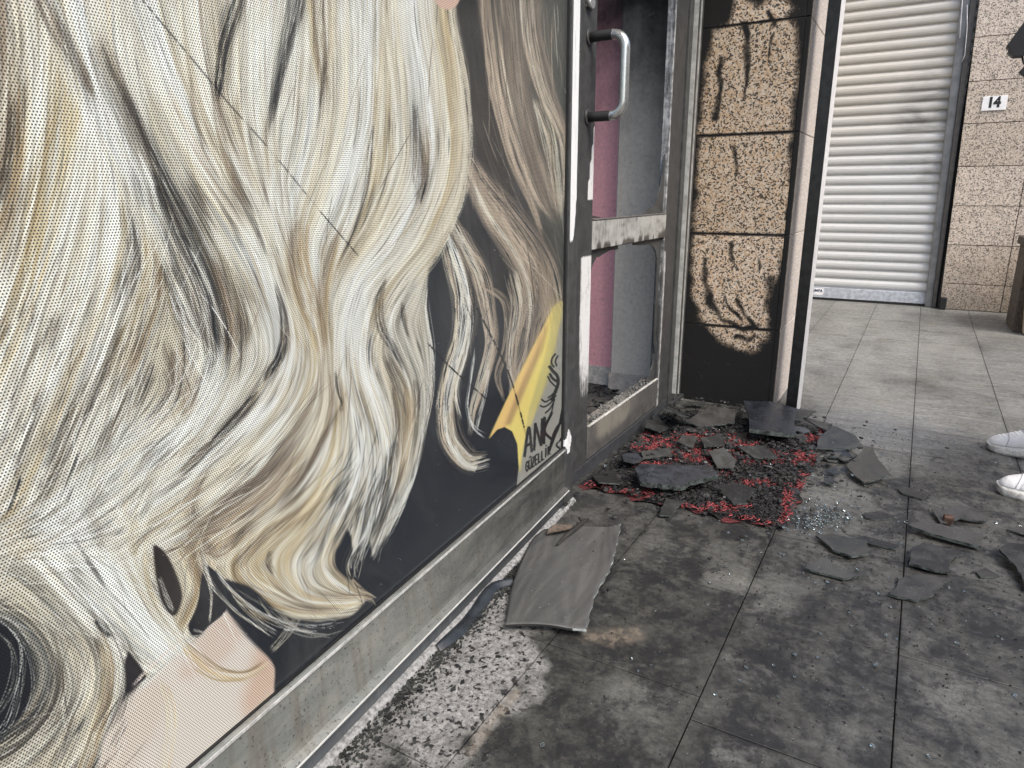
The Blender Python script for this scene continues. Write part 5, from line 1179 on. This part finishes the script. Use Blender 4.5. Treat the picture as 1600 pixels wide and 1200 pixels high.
bm = tube(p, [.003,.006,.0075,.007,.003], 7); tube([p[3], p[3]+Vector((-.006,.012,.014))], [.006,.003], 6, bm); tube([p[2], p[2]+Vector((.012,.003,.012))], [.005,.002], 6, bm)
o = ob('charred_twig', bm, simple('charred_twig', (.02,.018,.016), .8, var=.6)); tag(o, 'small black charred twig beside the leaf on the fallen sheet', 'twig')
# black strip torn from the window seal, lying by the plinth
q = [(800,907),(772,915),(752,935),(735,957),(722,975),(700,998),(682,1012)]
P = [onz(x, y, .010) for x, y in q]
def strip(u, v):
    a = cr(P, u); t = (cr(P, min(1, u+.01))-cr(P, max(0, u-.01))).normalized(); nn = Vector((-t.y, t.x, 0)); wd = .012+.012*math.sin(math.pi*u)
    return a+nn*wd*(v-.5)*2+Vector((0, 0, .006*math.cos((v-.5)*6)+.004*math.sin(u*9)))
o = ob('torn_seal_strip', grid(strip, 40, 6), simple('torn_rubber', (.022,.026,.030), .42, var=.4)); tag(o, 'torn black rubber strip lying along the foot of the window plinth', 'rubber strip')
# little weed at the corner of the plinth
bm = bmesh.new(); c = onz(893, 790)
for k in range(26):
    a = rs.random()*6.3; r = rs.uniform(.006, .026); h = rs.uniform(.002, .016); p0 = c+Vector((r*math.cos(a)*.9, r*math.sin(a)*.6, h)); s = rs.uniform(.003, .006)
    d = Vector((math.cos(a), math.sin(a), rs.uniform(-.2,.5)))*s; e = Vector((-math.sin(a), math.cos(a), 0))*s*.5
    v = [bm.verts.new(x) for x in (p0-d, p0+e, p0+d+Vector((0,0,.001)), p0-e)]; bm.faces.new(v)
o = ob('weed', bm, simple('weed_green', (.035,.05,.022), .6, var=.6)); tag(o, 'tiny green weed at the corner of the plinth next to the doormat', 'weed')
# ------------------------------------------------------------------ carved stone planter at the right edge
pl = empty('stone_planter', (6.1, -.85, 0), 'carved stone planter with shaded side at the right edge near the granite wall', 'planter')
STN = simple('planter_stone', (.40,.35,.27), .8, var=.4, sc=25, bd=.004); DST = simple('planter_dark', (.07,.055,.045), .8, var=.5)
bm = bmesh.new(); 
for p in ((5.98,-.72,0),(6.6,-.72,0),(6.6,-1.4,0),(5.98,-1.4,0),(5.96,-.668,.60),(6.62,-.668,.60),(6.62,-1.44,.60),(5.96,-1.44,.60)): bm.verts.new(p)
bm.verts.ensure_lookup_table()
for q_ in ((0,3,2,1),(4,5,6,7),(0,1,5,4),(1,2,6,5),(2,3,7,6),(3,0,4,7)): bm.faces.new([bm.verts[i] for i in q_])
bmesh.ops.recalc_face_normals(bm, faces=bm.faces); bmesh.ops.bevel(bm, geom=bm.edges[:], offset=.012, segments=2, affect='EDGES')
ob('trough', bm, STN, pl); ob('rim', box(5.93, 6.65, -1.47, -.645, .601, .665, .014, seg=2), DST, pl)
ob('shaded_side', box(6.1, 6.58, -.735, -.66, .0, .600, .006), DST, pl)  # dark slab stands for the shadow on the planter's left face
bm = bmesh.new()
for k in range(7):
    z = .12+.065*k; y0 = -.735-.0*k; s = 1 if k % 2 else -1
    prism([(5.955, y0-.0, z), (5.955, y0-.05, z+.02*s), (5.955, y0-.10, z+.045), (5.955, y0-.055, z+.045)], (.02, 0, 0), bm)
    prism([(5.955, y0-.12, z+.01), (5.955, y0-.16, z+.03*s), (5.955, y0-.20, z+.05), (5.955, y0-.15, z+.05)], (.02, 0, 0), bm)
ob('carved_leaf_relief', bm, DST, pl)
# ------------------------------------------------------------------ the person at the right edge
per = empty('person', (2.88, -.52, 0), 'person in white sneakers and dark trousers standing at the right edge, facing the door', 'person')
def sneaker_pts(l, ribs):
    """outline at length l (0 toe .. 1 heel): half widths, height, centre shift"""
    w = np.interp(l, [0,.02,.06,.14,.26,.38,.52,.66,.80,.92,.98,1], [.006,.022,.034,.045,.053,.0535,.047,.041,.040,.038,.026,.008])
    h = np.interp(l, [0,.03,.08,.16,.26,.36,.46,.56,.66,.80,.92,1], [.032,.047,.058,.067,.078,.090,.104,.114,.118,.114,.110,.10])
    c = .006*math.sin(l*math.pi*1.2)
    return w, h, c
def sneaker(toe, ang, mirror, ribs, par, label):
    Ln = .285; d = Vector((math.cos(ang), math.sin(ang), 0)); sd = Vector((-d.y, d.x, 0))*(-1 if mirror else 1)
    def up(u, v):
        w, h, c = sneaker_pts(u, ribs); a = math.pi*v; x = w*math.cos(a); z = .026+(h-.026)*math.sin(a)**.75
        if u > .5 and .2 < v < .8: x *= 1
        k = 0
        if ribs: k = .0013*math.sin((u*1.0+.13*math.sin(a))*135)*(.10 < u < .75)*min(1, max(0, math.sin(a)-.1)*3)
        else: k = -.0022*math.exp(-((u-.20-.05*math.sin(a))/.010)**2)-.0018*math.exp(-((math.sin(a)-.35)/.06)**2)*(u > .2)
        z += k*.5
        return toe+d*(-Ln*u)+sd*(x*(1+k*9)+c)+Vector((0, 0, z+k))
    def sole(u, v):
        w, h, c = sneaker_pts(u, ribs); w = w*1.07+.003; lift = .012*max(0, .10-u)/.10
        prof = [(-1,.001),(-1.03,.010),(-1.02,.022),(-.97,.030),(0,.031),(.97,.030),(1.02,.022),(1.03,.010),(1,.001)]
        i = min(int(v*8), 7); f = v*8-i; x = prof[i][0]*(1-f)+prof[i+1][0]*f; z = prof[i][1]*(1-f)+prof[i+1][1]*f
        return toe+d*(-Ln*u+.004*(1-2*u))+sd*(x*w+c)+Vector((0, 0, z+lift*(1-z/.04)))
    M1 = Mat('white_knit' if ribs else 'white_leather'); q_ = M1.noise(30, 6, .7, .4); M1 = M1.fin(M1.mix(M1.ma('MULTIPLY', M1.ss(q_, .5, .72), .45), (.72,.72,.71) if ribs else (.80,.80,.80), (.36,.35,.33)), .5, 0, .4, M1.noise(220, 3, .6), .0005)
    o = ob('sneaker', grid(up, 72, 20), M1, par); o['label'] = label
    b = grid(sole, 40, 8)
    bmesh.ops.holes_fill(b, edges=[e for e in b.edges if e.is_boundary], sides=200)
    ob('sole', b, simple('white_rubber', (.50,.49,.46), .55, var=.3, sc=60), o)
    sm_ = simple('seam_thread', (.30,.29,.28), .7); bm = bmesh.new()
    tube([up(.17+.05*math.sin(math.pi*v), v)+Vector((0, 0, .0006)) for v in [i/24 for i in range(1, 24)]], .0011, 5, bm)
    tube([up(.02+.5*i/30, .03)+Vector((0, 0, .003)) for i in range(31)], .0012, 5, bm); tube([up(.02+.5*i/30, .97)+Vector((0, 0, .003)) for i in range(31)], .0012, 5, bm)
    ob('seam', bm, sm_, o)
    bm = bmesh.new()
    for k in range(5):
        u = .40+.045*k; w, h, c = sneaker_pts(u, 0); p = lambda v: up(u, v)+Vector((0, 0, .004))
        tube([p(.30), p(.42), p(.5), p(.58), p(.70)], .0032, 6, bm)
    ob('laces', bm, simple('white_laces', (.78,.78,.77), .7, var=.05), o)
    return o
sneaker(onz(1541, 703)+Vector((.012, .0, 0)), math.radians(98), False, True, per, 'ribbed white knit sneaker, the farther foot')
sneaker(onz(1557, 768)+Vector((.01, .0, 0)), math.radians(82), True, False, per, 'smooth white leather sneaker, the nearer foot')
def skin_body(name, joints, bones, mat, root, sub=2):
    me = bpy.data.meshes.new(name); me.from_pydata([j[0] for j in joints], bones, []); o = bpy.data.objects.new(name, me); COL.objects.link(o)
    m = o.modifiers.new('skin', 'SKIN'); m.use_smooth_shade = True
    for i, j in enumerate(joints):
        r = j[1] if isinstance(j[1], tuple) else (j[1], j[1]); me.skin_vertices[0].data[i].radius = r; me.skin_vertices[0].data[i].use_root = i == root
    o.modifiers.new('sub', 'SUBSURF').levels = sub; o.modifiers['sub'].render_levels = sub
    bpy.context.view_layer.update(); dg = bpy.context.evaluated_depsgraph_get(); m2 = bpy.data.meshes.new_from_object(o.evaluated_get(dg)); bpy.data.objects.remove(o)
    for p in m2.polygons: p.use_smooth = True
    m2.materials.clear(); return ob(name, m2, mat, per)
FX, NX, HY = 3.075, 2.755, -.55
if 'skin' and True:
    JT = [((2.90,HY,.86),(.15,.12)), ((FX-.06,HY,.80),(.085,.09)), ((FX-.02,HY+.01,.46),(.06,.062)), ((FX,HY-.01,.12),(.048,.055)), ((NX+.06,HY,.80),(.085,.09)), ((NX+.02,HY+.01,.46),(.06,.062)), ((NX,HY-.01,.12),(.048,.055)), ((2.90,HY,.96),(.145,.11))]
    skin_body('trousers', JT, [(0,1),(1,2),(2,3),(0,4),(4,5),(5,6),(0,7)], simple('dark_trousers', (.03,.032,.04), .85, sc=120), 0)
    SKN = simple('skin', (.50,.33,.25), .55, var=.06)
    B = [((2.90,HY,.98),(.14,.10)), ((2.90,HY-.01,1.16),(.15,.105)), ((2.90,HY-.01,1.32),(.155,.105)), ((2.90,HY,1.40),(.06,.06)),
         ((3.06,HY,1.345),(.055,.055)), ((3.10,HY+.02,1.12),(.045,.045)), ((3.13,HY+.07,.90),(.034,.034)),
         ((2.74,HY,1.345),(.055,.055)), ((2.70,HY+.05,1.12),(.045,.045)), ((2.80,HY+.12,1.33),(.036,.036))]
    skin_body('jacket', B, [(0,1),(1,2),(2,3),(2,4),(4,5),(5,6),(2,7),(7,8),(8,9)], simple('dark_jacket', (.05,.05,.055), .8, sc=90), 1)
    hd = bmesh.new(); bmesh.ops.create_uvsphere(hd, u_segments=32, v_segments=24, radius=1)
    for v in hd.verts:
        x, y, z = v.co; nose = .16*math.exp(-((x/.16)**2+((z+.08)/.26)**2))*(y > 0); eye = -.05*(math.exp(-(((abs(x)-.36)/.2)**2+((z-.08)/.16)**2)))*(y > 0)
        mouth = -.03*math.exp(-((x/.3)**2+((z+.42)/.06)**2))*(y > 0)
        jaw = 1-.22*max(0, -z); v.co = Vector((x*.075*jaw, (y*(1-.1*max(0,-z))+nose+eye+mouth)*.092, z*.115)) + Vector((2.90, HY+.02, 1.565))
    for f in hd.faces: f.smooth = True
    tube([(2.90,HY+.0,1.36),(2.90,HY+.008,1.50)], [.05,.046], 16, hd)
    for s in (-1, 1):
        tube([(2.90+s*.072,HY+.015,1.585),(2.90+s*.080,HY+.0,1.575),(2.90+s*.074,HY+.012,1.545)], [.012,.016,.009], 8, hd)
    ob('head', hd, SKN, per)
    hr = bmesh.new(); bmesh.ops.create_uvsphere(hr, u_segments=32, v_segments=16, radius=1)
    bmesh.ops.delete(hr, geom=[v for v in hr.verts if v.co.z < (.35 if v.co.y > .2 else -.35)], context='VERTS')
    for v in hr.verts: v.co = Vector((v.co.x*.081, v.co.y*.098, v.co.z*.122))+Vector((2.90, HY+.016, 1.57))
    ob('hair', hr, simple('dark_hair', (.02,.016,.013), .6, sc=200), per)
    for wr, dr in (((3.13,HY+.07,.90), Vector((.02,.12,-1.))), ((2.80,HY+.12,1.33), Vector((.0,.35,.90)))):
        dr.normalize(); o_ = Vector(wr); up_ = Vector((0,0,1)); sdv = dr.cross(up_).normalized(); nv = sdv.cross(dr)
        bm = bmesh.new(); 
        bm = grid(lambda u, v: o_+dr*(.075*u-.005)+sdv*(.026+.010*u)*math.cos(v*6.283)+nv*.013*math.sin(v*6.283), 6, 14, bm)
        for i, (off, ln) in enumerate(((-.027,.052),(-.009,.062),(.010,.058),(.027,.046))):
            b0 = o_+dr*.066+sdv*off; tube([b0, b0+dr*ln*.4-nv*.004, b0+dr*ln*.75-nv*.016, b0+dr*ln*.85-nv*.03], [.0085,.008,.0075,.006], 8, bm)
        b0 = o_+dr*.02-sdv*.024; tube([b0, b0-sdv*.018+dr*.022-nv*.006, b0-sdv*.016+dr*.048-nv*.014], [.010,.009,.007], 8, bm)
        ob('hand', bm, SKN, per)
# black device held up in front of the person, its corner enters the picture
A0 = [onx(x, y, 2.80) for x, y in [(1592,45),(1600,34),(1630,10),(1725,40),(1720,100),(1606,80),(1598,87),(1584,88),(1575,80),(1578,76),(1573,71),(1583,58)]]
dv = empty('handheld_camera', A0[4], 'black notched camera corner with a ring and strap at the upper right edge', 'camera', None)
BK = simple('matt_black', (.008,.008,.009), .6, var=.3)
ob('camera_body', prism(A0, (.05, .0, 0), bev=.001), BK, dv)
B0 = [onx(x, y, 2.80) for x, y in [(1592,112),(1604,100),(1640,112),(1640,140),(1604,121)]]
ob('grip', prism(B0, (.03, 0, 0), bev=.001), BK, dv)
ob('strap_ring', tube([onx(1598,84,2.82)+Vector((0,.006*math.cos(a)-.006,.012*math.sin(a)-.010)) for a in [i*6.283/14 for i in range(15)]], .0016, 6), BK, dv)
ob('strap', tube([onx(1597,86,2.82), onx(1599,98,2.815), onx(1612,110,2.81)], .003, 6), BK, dv)
